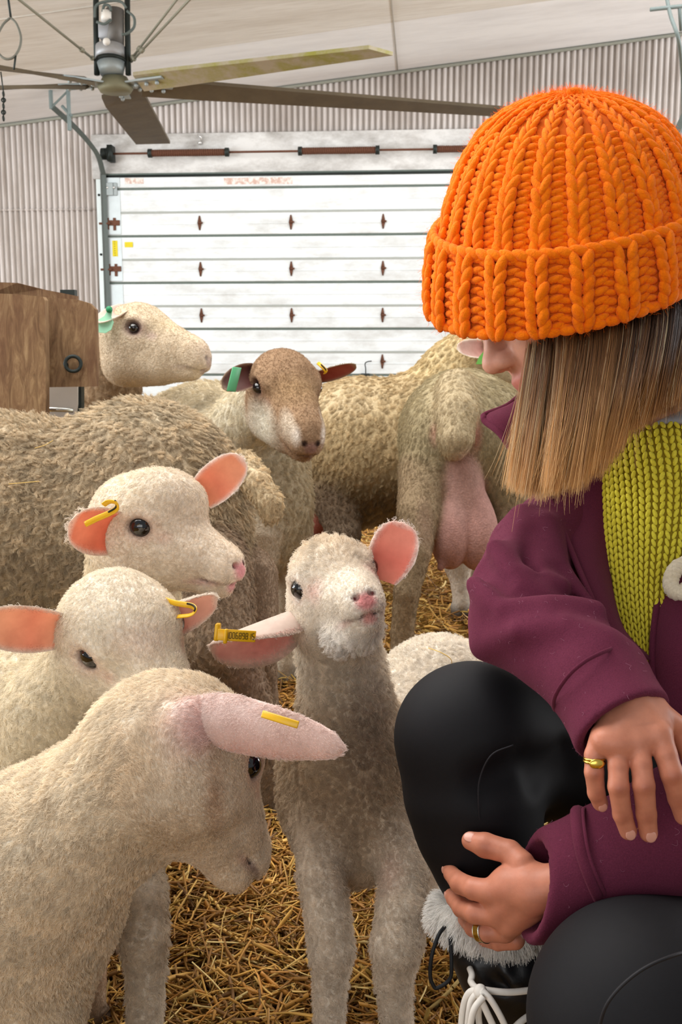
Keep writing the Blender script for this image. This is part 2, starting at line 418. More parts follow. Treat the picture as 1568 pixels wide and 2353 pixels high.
# ================================================================ the barn
TH = math.radians(4.4); WU = np.array([math.cos(TH), -math.sin(TH), 0]); WN = np.array([-math.sin(TH), -math.cos(TH), 0])   # along the wall, out of the wall
WO = np.array([0, 11.3, 0.]); WR = np.stack([WU, -WN, [0, 0, 1]], 1)
def wall_uv(x, y, off=0.0):
    v = FV + RV * ((x - CXP) / FPX) + UV * ((CYP - y) / FPX); o = WO + WN * off
    q = CAM + v * (((o - CAM) @ WN) / (v @ WN)); return (q - WO) @ WU, q[2]
def WP(u, z, off=0.0): return WO + WU * u + WN * off + np.array([0, 0, z])
def wbox(g, u0, u1, z0, z1, o0, o1, bev=0): g.box(WP((u0 + u1) / 2, (z0 + z1) / 2, (o0 + o1) / 2), (abs(u1 - u0), abs(o1 - o0), abs(z1 - z0)), WR, bev=bev)
uL, zL = wall_uv(-40, 292); uR, zR = wall_uv(1620, 68)
slope = (zR - zL) / (uR - uL)
def roofz(u): return zL + slope * (u - uL)
# materials
x = N('corrugated_sheet'); v = x.coord(); x.set(Roughness=.45, Metallic=.0, Specular_IOR_Level=.5)
big = x.noise(1.1, 5, .65, x.coord((1, 1, .35))); st = x.noise(9, 4, .7, x.coord((2.2, 2.2, .12)))
c = x.mix(x.ramp(big, [(.38, (0, 0, 0)), (.7, (1, 1, 1))]), hexc('e2dddb'), hexc('b3aaa4')); c = x.mix(x.ramp(st, [(.5, (0, 0, 0)), (.75, (.7, .7, .7))]), c, hexc('8d7f70'))
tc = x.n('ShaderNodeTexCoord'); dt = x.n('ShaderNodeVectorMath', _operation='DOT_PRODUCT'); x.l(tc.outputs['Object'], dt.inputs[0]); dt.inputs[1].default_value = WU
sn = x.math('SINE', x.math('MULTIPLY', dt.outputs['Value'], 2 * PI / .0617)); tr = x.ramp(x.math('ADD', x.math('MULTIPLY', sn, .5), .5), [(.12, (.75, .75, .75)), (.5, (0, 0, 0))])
c = x.mix(tr, c, hexc('8f877f')); x.color(c); SHEET = x.m  # darker dirt tone along the troughs, groove contrast put into the colour
x = N('door_paint'); x.set(Roughness=.5, Specular_IOR_Level=.35); v = x.coord((.8, 1, 2.2)); d1 = x.noise(2.4, 6, .7, v)
x.color(x.mix(x.ramp(d1, [(.46, (0, 0, 0)), (.75, (.75, .75, .75))]), hexc('e3eaed'), hexc('b5b4b0'))); DOORP = x.m
x = N('header_board'); x.set(Roughness=.8); d1 = x.noise(1.7, 6, .7, x.coord((1, 1, 2)))
x.color(x.mix(x.ramp(d1, [(.4, (0, 0, 0)), (.72, (1, 1, 1))]), hexc('dcdddc'), hexc('918d88'))); HEADER = x.m
x = N('ceiling_board'); x.set(Roughness=.85); d1 = x.noise(1.2, 6, .7, x.coord((.5, 3, 1))); d2 = x.noise(14, 4, .6, x.coord((.25, 3, 1)))
cc = x.mix(x.ramp(d1, [(.35, (0, 0, 0)), (.75, (1, 1, 1))]), hexc('e6e4df'), hexc('cfc9c0')); x.color(x.mix(x.ramp(d2, [(.45, (0, 0, 0)), (.8, (.6, .6, .6))]), cc, hexc('bdb6ab'))); CEIL = x.m
x = N('ceiling_white'); x.set(Roughness=.7); d1 = x.noise(2.0, 6, .7, x.coord((.5, 2, 1))); x.color(x.mix(x.ramp(d1, [(.4, (0, 0, 0)), (.8, (1, 1, 1))]), hexc('eeeff1'), hexc('d8d8da'))); CEILW = x.m
GALV = plain('galvanised', '9aa3a4', .5, .3, .15, 20); PIPE = plain('pipe_grey', '74807f', .55, .2, .15, 20); DARKM = plain('dark_steel', '2c3230', .5, .5, .2, 30); RUST = plain('rusty_steel', '6a4636', .75, .3, .35, 60)
GROOVE = plain('groove_grey', 'a5aaa6', .8); SEAL = plain('door_seal', '5f6a64', .7, 0, .2, 20); YEL = plain('yellow_label', 'd9c928', .6); BOLT = plain('bright_bolt', 'd8d8d6', .3, .8)
# gable wall of corrugated sheet
PW = .0617; us = np.arange(uL - 6.0, uR + 4.0, PW / 8); ph = us / PW * 2 * PI
offs = .018 * np.sin(ph); V = []
rows = [0.0, 1.0, 2.0]
for u, o in zip(us, offs):
    top = roofz(u) + .02
    for t in (0.0, .5, 1.0): V.append(WP(u, top * t, o))
V = np.array(V); n = len(us); Fq = np.array([[i * 3 + j, (i + 1) * 3 + j, (i + 1) * 3 + j + 1, i * 3 + j + 1] for i in range(n - 1) for j in range(2)])
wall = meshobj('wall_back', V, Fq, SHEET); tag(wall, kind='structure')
# battens seen through the sheet laps
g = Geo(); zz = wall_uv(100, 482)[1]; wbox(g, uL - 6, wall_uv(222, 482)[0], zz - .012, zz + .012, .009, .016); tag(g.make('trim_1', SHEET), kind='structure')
# ceiling: boards for most of the barn, a whiter strip along the wall
NB = 11.0
def ceil_pt(u, o): return WP(u, roofz(u), o)
for nm, o0, o1, m in (('ceiling', 1.62, NB, CEIL), ('ceiling_strip', -.1, 1.62, CEILW)):
    V = [ceil_pt(u, o) + np.array([0, 0, z]) for z in (0, .06) for u, o in ((uL - 8, o0), (uR + 5, o0), (uR + 5, o1), (uL - 8, o1))]
    tag(meshobj(nm, V, [(0, 3, 2, 1), (4, 5, 6, 7), (0, 1, 5, 4), (2, 3, 7, 6), (1, 2, 6, 5), (3, 0, 4, 7)], m, smooth=False), kind='structure')
g = Geo()
for o in (3.05, 5.6, 8.2): g.box(ceil_pt((uL + uR) / 2, o) - [0, 0, .004], (uR - uL + 5, .014, .012), WR @ np.array([[math.cos(math.atan(slope)), 0, -math.sin(math.atan(slope))], [0, 1, 0], [math.sin(math.atan(slope)), 0, math.cos(math.atan(slope))]]))
uu = wall_uv(915, 130)[0]; g.tube([ceil_pt(uu, o) - np.array([0, 0, .004]) for o in (.05, 5, 10)], .006, 5)
tag(g.make('trim_2', plain('joint_strip', 'b9b3a9', .8)), kind='structure')
g = Geo(); g.tube([ceil_pt(u, .03) - np.array([0, 0, .02]) for u in np.linspace(uL - 6, uR + 4, 60)], .018, 6); tag(g.make('trim_3', plain('eave_filler', '8f9187', .9)), kind='structure')
# header over the door
dl, dr = wall_uv(248, 500)[0], wall_uv(1345, 500)[0]; zt = wall_uv(640, 404)[1]; zh = wall_uv(640, 306)[1]
g = Geo(); wbox(g, dl - .13, dr + .5, zt - .02, zh, .012, .075, .004); tag(g.make('wall_header', HEADER, smooth=False), kind='structure')
g = Geo(); wbox(g, dl - .02, dr + .1, zt - .012, zt + .012, .076, .095); tag(g.make('trim_4', DARKM), kind='structure')
# sectional door
door = root('door_1', WP((dl + dr) / 2, 0, .05), None, None, kind='structure')
zj = [wall_uv(640, y)[1] for y in (400, 433, 546, 650, 755, 861)]; dz = (zj[1] - zj[5]) / 4
zs = [zj[0]] + [zj[1] - dz * i for i in range(0, 30) if zj[1] - dz * i > .05] + [.03]
for i in range(len(zs) - 1):
    g = Geo(); a, b = zs[i + 1], zs[i]; mid = (a + b) / 2
    wbox(g, dl, dr, a + .012, mid - .006 if b - a > .3 else b - .012, .045, .085, .006)
    if b - a > .3:
        wbox(g, dl, dr, mid + .006, b - .012, .045, .085, .006); wbox(g, dl, dr, mid - .01, mid + .01, .045, .060)
        for q in (.25, .75): wbox(g, dl, dr, a + (b - a) * q - .004, a + (b - a) * q + .004, .085, .089, 0)
    g.make('door_section', DOORP, door, smooth=False)
    if b - a > .3: g = Geo(); wbox(g, dl + .05, dr, mid - .013, mid + .008, .05, .0875); g.make('panel_groove', GROOVE, door, smooth=False)  # grey strip laid over the mid groove to make its line darker
    g = Geo(); wbox(g, dl + .0, dr, b - .016, b + .014, .04, .078); g.make('door_seal', SEAL, door, smooth=False)
# hinges
hz = [wall_uv(640, y)[1] for y in (513, 619, 725, 830)]; hu = [wall_uv(x, 620)[0] for x in (465, 672, 881, 1089)]
for z in hz:
    for u in hu:
        g = Geo()
        for s in (1, -1):
            g.add([WP(u - .022, z, .087), WP(u + .022, z, .087), WP(u + .006, z + s * .075, .087), WP(u - .006, z + s * .075, .087), WP(u - .022, z, .097), WP(u + .022, z, .097), WP(u + .006, z + s * .075, .093), WP(u - .006, z + s * .075, .093)],
                  [(4, 5, 6, 7), (0, 1, 5, 4), (1, 2, 6, 5), (2, 3, 7, 6), (3, 0, 4, 7), (0, 3, 2, 1)])
        g.tube([WP(u - .01, z, .1), WP(u + .035, z, .1)], .01, 8); g.make('hinge', RUST, door)
# end stiles, roller brackets, labels, handle
g = Geo(); su = wall_uv(283, 500)[0]
for i in range(len(zs) - 1): wbox(g, dl, su, zs[i + 1] + .02, zs[i] - .02, .086, .094, .002)
g.make('end_stile', plain('stile_zinc', 'c3cdd0', .45, .3, .15, 8), door, smooth=False)
for z in hz:
    g = Geo(); u = wall_uv(262, 515)[0]
    wbox(g, dl + .01, su - .01, z - .02, z + .035, .094, .108, .003); wbox(g, u + .02, u + .05, z - .07, z + .06, .094, .104, .003); wbox(g, dl + .01, dl + .04, z - .06, z + .06, .094, .104, .003)
    g.tube([WP(dl - .06, z, .12), WP(dl + .06, z, .12)], .012, 8); g.make('roller_bracket', RUST, door, smooth=False)
g = Geo(); z = wall_uv(262, 437)[1]; wbox(g, dl + .01, dl + .1, z - .07, z + .06, .094, .12, .004); wbox(g, dl + .1, dl + .14, z - .07, z + .06, .094, .11, .004)
tb = g.make('top_bracket', GALV, door, smooth=False)
for du in (.04, .11): g = Geo(); g.ball(WP(dl + du, z + .01, .118), .013); g.make('bolt', BOLT, tb)
g = Geo(); a = wall_uv(264, 555); b = wall_uv(277, 591); wbox(g, a[0], b[0], b[1], a[1], .0945, .0965); yl = g.make('yellow_label', YEL, door, smooth=False)
g = Geo()
for k in range(7):
    zz = b[1] + (a[1] - b[1]) * (k + .5) / 7; wbox(g, a[0] + .02, b[0] - .025, zz - .004, zz + .004, .0966, .0972)
g.make('small_print', plain('print_ink', '8a7c10', .7), yl, smooth=False)
g = Geo(); a = wall_uv(292, 558); b = wall_uv(311, 570); wbox(g, a[0], b[0], b[1], a[1], .0905, .0925); g.make('yellow_label', YEL, door, smooth=False)
g = Geo(); a = wall_uv(843, 850); pts = [WP(a[0] + du, a[1] + dzz, .1 + o) for du, dzz, o in ((-.005, -.05, 0), (-.005, .02, .02), (-.01, .07, .03), (.02, .09, .035), (.06, .095, .035))]
g.tube(spline(pts, 5), .006, 7); g.box(WP(a[0] - .01, a[1] - .05, .1), (.09, .03, .03), WR); g.make('door_handle', DARKM, door)
# reddish lettering ghosts on the top section
x = N('faded_paint_marks'); v = x.coord((1, 1, 1)); f = x.noise(24, 3, .6, v); x.set(Roughness=.7)
x.color(x.ramp(f, [(.42, hexc('e4e1dc')), (.6, hexc('c9a99c'))]))
for x0, x1 in ((292, 335), (518, 675)):
    g = Geo(); a = wall_uv(x0, 412); b = wall_uv(x1, 425); wbox(g, a[0], b[0], b[1], a[1], .0855, .0868); g.make('faded_marking', x.m, door, smooth=False)
# torsion shaft and springs
zsft = wall_uv(640, 348)[1]
def shaft_u(px): return wall_uv(px, 348, .16)[0]
zsft = wall_uv(640, 348, .16)[1]
s_root = root('torsion_spring_shaft', WP(shaft_u(640), zsft, .16), 'rusty spring shaft running above the white sectional door', 'door spring')
g = Geo(); g.tube([WP(shaft_u(238), zsft, .16), WP(shaft_u(1700), zsft, .16)], .011, 8); g.make('shaft', RUST, s_root)
for a, b in ((345, 522), (690, 868), (1000, 1180)):
    g = Geo(); A = WP(shaft_u(a), zsft, .16); B = WP(shaft_u(b), zsft, .16); L = np.linalg.norm(B - A); nt = 42; t = np.linspace(0, 1, nt * 8)
    hel = A + (B - A) * t[:, None] + .029 * (np.cos(t * nt * 2 * PI)[:, None] * WN + np.sin(t * nt * 2 * PI)[:, None] * np.array([0, 0, 1])); g.tube(hel, .0095, 5); g.tube([A, B], .024, 8)
    sp = g.make('spring', RUST, s_root); g = Geo()
    for e in (A, B): g = Geo(); g.tube([e - WU * .02, e + WU * .02], .045, 10); g.make('spring_cone', DARKM, sp)
g = Geo(); A = WP(shaft_u(240), zsft, .16); g.tube([A - WU * .03, A + WU * .03], .06, 16); g.tube([A + WU * .03, A + WU * .045], .068, 16); g.box(A + WU * .07, (.05, .14, .16), WR); g.make('cable_drum', DARKM, s_root)
g = Geo(); a = wall_uv(464, 332); g.ball(WP(a[0], a[1], .09), (.02, .02, .02)); g.tube([WP(a[0], a[1], .09), WP(a[0] + .02, a[1] + .05, .11), WP(a[0] - .02, a[1] + .08, .12)], .008, 6); g.make('bolt_hook', BOLT, s_root)
# door track: vertical rail, curve and sloping run towards the ceiling
t_root = root('door_track', WP(dl - .06, 0, .1), 'galvanised roller track rising beside the left edge of the white door', 'door track')
tv = [WP(wall_uv(247, 700, .12)[0], z, .12) for z in np.linspace(0, wall_uv(236, 400, .12)[1], 5)]
A = WP(*wall_uv(236, 395, .14), .14); B = WP(*wall_uv(222, 352, .3), .3); Cq = WP(*wall_uv(180, 300, .6), .6); Dq = WP(*wall_uv(120, 245, 1.0), 1.0)
g = Geo(); g.tube(np.vstack([tv[:-1], spline([tv[-1], A, B, Cq, Dq], 6)]), .032, 4, upv=WU); g.make('rail', plain('track_zinc', '5b6360', .5, .3), t_root, smooth=False)
g = Geo(); wbox(g, dl - .10, dl - .035, 0, wall_uv(236, 400)[1], .02, .06, .004); g.make('jamb_strip', plain('jamb_zinc', 'd3dddd', .45, .25, .1, 6), t_root, smooth=False)
g = Geo(); wbox(g, dl - .034, dl - .004, 0, wall_uv(236, 400)[1], .02, .11); g.make('black_seal', DARKM, t_root, smooth=False)
for y in (450, 586, 725):
    g = Geo(); z = wall_uv(237, y)[1]; g.ball(WP(dl - .07, z, .066), .013); g.make('bolt', DARKM, t_root)
g = Geo(); e = Dq
for px, tp in ((118, 205), (160, 216)):
    q = WP(*wall_uv(px, 250 if px < 150 else 300, 1.0), 1.0); top = WP((q - WO) @ WU, roofz((q - WO) @ WU), 1.0); g.tube([q, top], .02, 4)
g.tube([e, WP(*wall_uv(160, 205, 1.0), 1.0), WP(*wall_uv(235, 198, 1.3), 1.3)], .012, 4)
g.tube([WP(*wall_uv(142, 243, 1.0), 1.0), WP(*wall_uv(165, 268, 1.0), 1.0)], .016, 4); g.make('hanger', PIPE, t_root, smooth=False)
# right-hand end of the track and pipe bracing at the picture edge
b_root = root('brace_pipe', WP(*wall_uv(1560, 300, 1.5), 1.5), 'thin grey steel pipes crossing the top right corner behind the orange hat', 'pipe')
g = Geo()
dB = 6.2
g.tube(spline([P(1528, -40, dB), P(1540, 30, dB), P(1560, 90, dB), P(1568, 160, dB + .3), P(1572, 260, dB + .6)], 6), .012, 8); g.make('pipe', PIPE, b_root)
g = Geo(); g.tube([P(1495, 22, dB), P(1640, 6, dB)], .012, 8); g.tube([P(1562, 14, dB), P(1566, 70, dB + .1)], .011, 8); g.make('crossbar', PIPE, b_root)
t2 = root('door_track', P(1590, 300, 9), 'grey sloping door rail at the right edge of the photo behind the hat', 'door track')
g = Geo(); g.tube([P(1535, 350, 10.4), P(1600, 215, 9.6)], .045, 4); g.make('rail', PIPE, t2, smooth=False)
g = Geo(); g.box(P(1560, 345, 10.6), (.14, .2, .22), WR, bev=.01); g.make('bearing_plate', DARKM, t2, smooth=False)
# ---------------------------------------------------------------- floor and straw
x = N('packed_straw'); x.set(Roughness=.9, Specular_IOR_Level=.15); v = x.coord()
a = x.noise(22, 6, .7, v); b2 = x.noise(3, 4, .6, v); s = x.noise(60, 4, .7, x.coord((1, .25, 1), (0, 0, .6)))
c = x.ramp(a, [(.28, hexc('4a3112')), (.5, hexc('8d6526')), (.72, hexc('b98d40'))]); c = x.mix(x.ramp(b2, [(.4, (0, 0, 0)), (.75, (.6, .6, .6))]), c, hexc('6e5423'))
x.color(x.mix(x.ramp(s, [(.52, (0, 0, 0)), (.62, (.8, .8, .8))]), c, hexc('c39a4c'))); x.bump(a, .8, .03); FLOORM = x.m
nx, ny = 200, 220; X, Y = np.meshgrid(np.linspace(-9, 9, nx), np.linspace(-1.5, 11.6, ny), indexing='ij')
Zf = .018 * vnoise(np.stack([X.ravel(), Y.ravel(), 0 * X.ravel()], 1), 1.2, 3)[:, 0] + .010 * vnoise(np.stack([X.ravel(), Y.ravel(), 0 * X.ravel()], 1), 4.5, 4)[:, 1]
V = np.stack([X.ravel(), Y.ravel(), Zf - .012], 1); i, j = np.meshgrid(np.arange(nx - 1), np.arange(ny - 1), indexing='ij'); k = (i * ny + j).ravel()
fl = meshobj('floor', V, np.stack([k, k + ny, k + ny + 1, k + 1], 1), FLOORM); tag(fl, kind='structure')
def ribbons(n, dlo, dhi, seed, lmin=.03, lmax=.16, wmin=.0008, wmax=.0025, zmax=.035, xr=(-60, 1630)):
    r = np.random.default_rng(seed); V = []; 
    d = np.sqrt(r.uniform(dlo ** 2, dhi ** 2, n)); px = r.uniform(*xr, n)
    x0 = (px - CXP) / FPX * d; y0 = d * 1.0 + .1
    L = r.uniform(lmin, lmax, n) * r.uniform(.5, 1, n); th = r.uniform(0, 2 * PI, n); wd = r.uniform(wmin, wmax, n); tilt = r.normal(0, .22, n); z0 = r.uniform(.0, zmax, n) + .004
    bend = r.normal(0, .25, n); k = 4; t = np.linspace(-.5, .5, k)
    ang = th[:, None] + bend[:, None] * t * 2
    dx = np.cos(ang); dy = np.sin(ang); px_ = x0[:, None] + np.cumsum(dx, 1) * (L / k)[:, None]; py_ = y0[:, None] + np.cumsum(dy, 1) * (L / k)[:, None]
    pz = np.maximum(z0[:, None] + t * (L * np.sin(tilt))[:, None] + (r.normal(0, .004, n))[:, None] * (1 - 4 * t * t), .002)
    nxv = -dy * wd[:, None]; nyv = dx * wd[:, None]; roll = r.normal(0, .6, n)[:, None]
    Lf = np.stack([px_ + nxv, py_ + nyv, pz + wd[:, None] * roll], -1); Rt = np.stack([px_ - nxv, py_ - nyv, pz - wd[:, None] * roll], -1); Cc = np.stack([px_, py_, pz + wd[:, None] * .8], -1)
    V = np.stack([Lf, Cc, Rt], 2).reshape(n, k * 3, 3)
    q = [];
    for s in range(k - 1):
        for e in range(2): q.append([s * 3 + e, s * 3 + e + 1, (s + 1) * 3 + e + 1, (s + 1) * 3 + e])
        q.append([s * 3 + 2, s * 3, (s + 1) * 3, (s + 1) * 3 + 2])
    Q = (np.array(q)[None] + (np.arange(n) * k * 3)[:, None, None]).reshape(-1, 4)
    pal = np.array([hexc(h) for h in ('c99a48', 'b07f35', 'd9b263', '94672b', '7a5424', 'e3c883', 'a8873a', 'c48a3e')])
    c = pal[r.choice(8, n, p=[.2, .2, .12, .15, .11, .05, .07, .1])] * r.uniform(.85, 1.32, (n, 1)); return V.reshape(-1, 3), Q, np.repeat(np.clip(c, 0, 1), k * 3, 0)
STRAW = hide_mat('straw_stem', .55, .2, 60, .2, spec=.4)
Vs = []; Qs = []; Cs = []; n0 = 0
for a in (dict(n=36000, dlo=1.0, dhi=2.5, seed=1), dict(n=9000, dlo=.5, dhi=2.6, seed=5, xr=(1600, 3400)), dict(n=5000, dlo=.5, dhi=2.6, seed=6, xr=(-1500, -30)), dict(n=3000, dlo=.35, dhi=1.05, seed=7), dict(n=22000, dlo=2.3, dhi=5, seed=2, wmin=.0014, wmax=.0036), dict(n=5000, dlo=4.5, dhi=10, seed=3, wmin=.003, wmax=.007)):
    V, Q, C = ribbons(**a); Vs.append(V); Qs.append(Q + n0); Cs.append(C); n0 += len(V)
st = meshobj('straw_bedding', np.vstack(Vs), np.vstack(Qs), STRAW, col=np.vstack(Cs))
tag(st, 'golden loose straw bedding strewn over the barn floor between the lambs', 'straw', kind='stuff')
# ================================================================ sheep and lambs
def curly_hide():
    x = N('wool_hide'); x.set(Roughness=.9, Specular_IOR_Level=.12); a = x.n('ShaderNodeAttribute', _attribute_name='Col'); v = x.coord()
    vo = x.n('ShaderNodeTexVoronoi', Scale=190.0); x.l(x.mix(.012, v, x.n('ShaderNodeTexNoise', Scale=70.0).outputs['Color']), vo.inputs['Vector'])
    g = x.ramp(vo.outputs['Distance'], [(.15, np.full(3, 1.03)), (.75, np.full(3, .84))]); f = x.noise(60, 4, .6, v); g2 = x.ramp(f, [(.3, np.full(3, .82)), (.7, np.full(3, 1.05))])  # wool darker between curls, strand depth shading put into the colour
    x.color(x.mix(1.0, x.mix(1.0, a.outputs['Color'], g, 'MULTIPLY'), g2, 'MULTIPLY')); x.bump(x.math('MULTIPLY', vo.outputs['Distance'], -1.0), .4, .003); return x.m
WOOLSKIN = curly_hide()
EARSKIN = N('ear_skin'); _a = EARSKIN.n('ShaderNodeAttribute', _attribute_name='Col'); _c = EARSKIN.mix(1.0, _a.outputs['Color'], EARSKIN.ramp(EARSKIN.noise(45, 4, .6, EARSKIN.coord()), [(.3, (.9, .84, .82)), (.7, (1.05, 1.05, 1.05))]), 'MULTIPLY'); EARSKIN.set(Roughness=.6, Specular_IOR_Level=.3); EARSKIN.color(_c)
_t = EARSKIN.n('ShaderNodeBsdfTranslucent'); EARSKIN.l(_c, _t.inputs[0]); _m = EARSKIN.n('ShaderNodeMixShader'); _m.inputs[0].default_value = .35; EARSKIN.l(EARSKIN.b.outputs[0], _m.inputs[1]); EARSKIN.l(_t.outputs[0], _m.inputs[2]); EARSKIN.l(_m.outputs[0], EARSKIN.out.inputs[0]); EARSKIN = EARSKIN.m
OLDHIDE = hide_mat('wool_hide', .85, .25, 160, .6, sss=0.0, spec=.15)
WOOL = strand_mat('wool_fibre', .85, .18, .32, .15)
EYE = N('eye_gloss'); EYE.set(Base_Color=hexc('0d0b0c'), Roughness=.06, Specular_IOR_Level=.8); EYE = EYE.m
TAGM = plain('ear_tag_yellow', 'e0ae14', .35, 0, .1, 60, spec=.5); TAGD = plain('tag_print', '2b2208', .6); TAGG = plain('ear_tag_green', '5fae7e', .4, 0, .1, 40); TAGMINT = plain('ear_tag_mint', 'a9e6c4', .45, 0, .08, 30)
WHITE, CREAM, PINK, DIRT = hexc('efe5d6'), hexc('dfd0b8'), hexc('d9a39c'), hexc('b49a78')

def head(S, o, f, u, s, col, long=1.0, nose=PINK, fur=.0035, skin=None, lips=None, nostril='6b3a38', wide=1.0, hv=1.0):
    R = frame(f, u); o = np.asarray(o)
    def q(x, y, z):
        x = .03 + (x - .03) * long if x > .03 else x
        return o + R @ (np.array([x, y * wide, z]) * s)
    cb = -R[:, 0]
    kw = dict(fur=fur, col=col, comb=cb)
    S.ell(q(-.008, 0, .006), np.array([.056, .046 * wide, .048]) * s, R, k=.02 * s, **kw)
    S.ell(q(.022, 0, .016), np.array([.036, .036, .034]) * s, R, k=.02 * s, **kw)
    for e in (-1, 1):
        S.ell(q(.020, e * .034, .018), np.array([.020, .013, .012]) * s, R, k=.014 * s, **kw)
        S.ell(q(.004, e * .022, -.022), np.array([.036, .026, .030]) * s, R, k=.02 * s, **kw)
        S.ell(q(.050, e * .014, -.020), np.array([.030, .018, .022]) * s, R, k=.018 * s, **kw)
    S.cone(q(.03, 0, -.006), q(.088, 0, -.023), .034 * s, .0225 * s * hv, k=.02 * s, **kw)
    S.ell(q(.103, 0, -.028), np.array([.016, .0195, .0160 * hv]) * s, R, k=.012 * s, **kw)
    S.ell(q(.098, 0, -.036), np.array([.019, .020, .011]) * s, R, k=.008 * s, **kw)
    S.cone(q(-.012, 0, -.032 - .012 * (hv - 1) * 5), q(.075, 0, -.043 - .003 * (hv - 1) * 5), .030 * s * hv, .0145 * s * hv ** 1.5, k=.02 * s, **kw)
    if hv > 1.01:
        S.cone(q(.010, 0, .026), q(.092, 0, -.012), .027 * s, .0185 * s, k=.02 * s, **kw)
        for e in (-1, 1): S.cone(q(.012, e * .034, .022), q(.034, e * .030, .018), .012 * s, .010 * s, k=.012 * s, **kw)
        for e in (-1, 1): S.cone(q(.0, e * .018, -.050), q(.05, e * .010, -.046), .022 * s, .018 * s, k=.02 * s, **kw)
    S.ell(q(.089, 0, -.051), np.array([.019, .0155, .0105]) * s, R, k=.007 * s, **kw)
    for e in (-1, 1):      # eye sockets, nostrils, mouth
        S.ell(q(.0225, e * .048, .010), np.array([.0145, .010, .0115]) * s, R, k=.006 * s, op=-1)
        N2 = R @ np.array([[math.cos(e * .7), -math.sin(e * .7), 0], [math.sin(e * .7), math.cos(e * .7), 0], [0, 0, 1]])
        S.ell(q(.1165, e * .0085, -.0235), np.array([.007, .0032, .0036]) * s, N2 @ rx(e * .6), k=.003 * s, op=-1)
        S.cone(q(.115, e * .003, -.0435), q(.080, e * .021, -.0395), .0022 * s, .0014 * s, k=.004 * s, op=-1)
        # colours
        S.paint(q(.024, e * .044, .009), np.array([.026, .02, .020]) * s, skin if skin is not None else col * [.93, .78, .76], .75, .0022, .45, R)
        S.paint(q(.0225, e * .043, .010), np.array([.0165, .012, .0132]) * s, hexc('5a3b38'), .85, .0, .6, R)
        S.paint(q(.046, e * .034, .000), np.array([.014, .012, .010]) * s, skin if skin is not None else col * [.93, .78, .76], .7, .002, .3, R)
        S.paint(q(.085, e * .020, -.0435), np.array([.030, .010, .0055]) * s, lips if lips is not None else nose, .4, .001, .2, R)
    S.paint(q(.116, 0, -.030), np.array([.015, .0145, .0125]) * s, nose, 1, .0006, .45, R)
    S.paint(q(.112, 0, -.047), np.array([.013, .012, .009]) * s, lips if lips is not None else nose, .9, .001, .5, R)
    for e in (-1, 1):
        S.paint(q(.1155, e * .0095, -.0238), np.array([.0068, .0042, .0044]) * s * (1 if hv < 1.1 else 1.5), hexc(nostril), 1, 0, .5, R)
        M2 = R @ frame([-.035, e * .018, .004], [0, 0, 1]); S.paint(q(.0975, e * .012, -.0420), np.array([.024, .010, .0030 if hv < 1.1 else .0042]) * s, hexc('5b3230') if hv < 1.1 else hexc('4a3a32'), .95, 0, .2, M2)
    return q, R
def rx(a): return np.array([[1, 0, 0], [0, math.cos(a), -math.sin(a)], [0, math.sin(a), math.cos(a)]])
def eyes(q, R, s, parent, which=(-1, 1), r=.0118):
    for e in which:
        g = Geo(); g.ball(q(.0225, e * (.051 - r), .010), np.array([r * 1.05, r, r * .95]) * s, R, 24, 16); g.make('eye', EYE, parent)
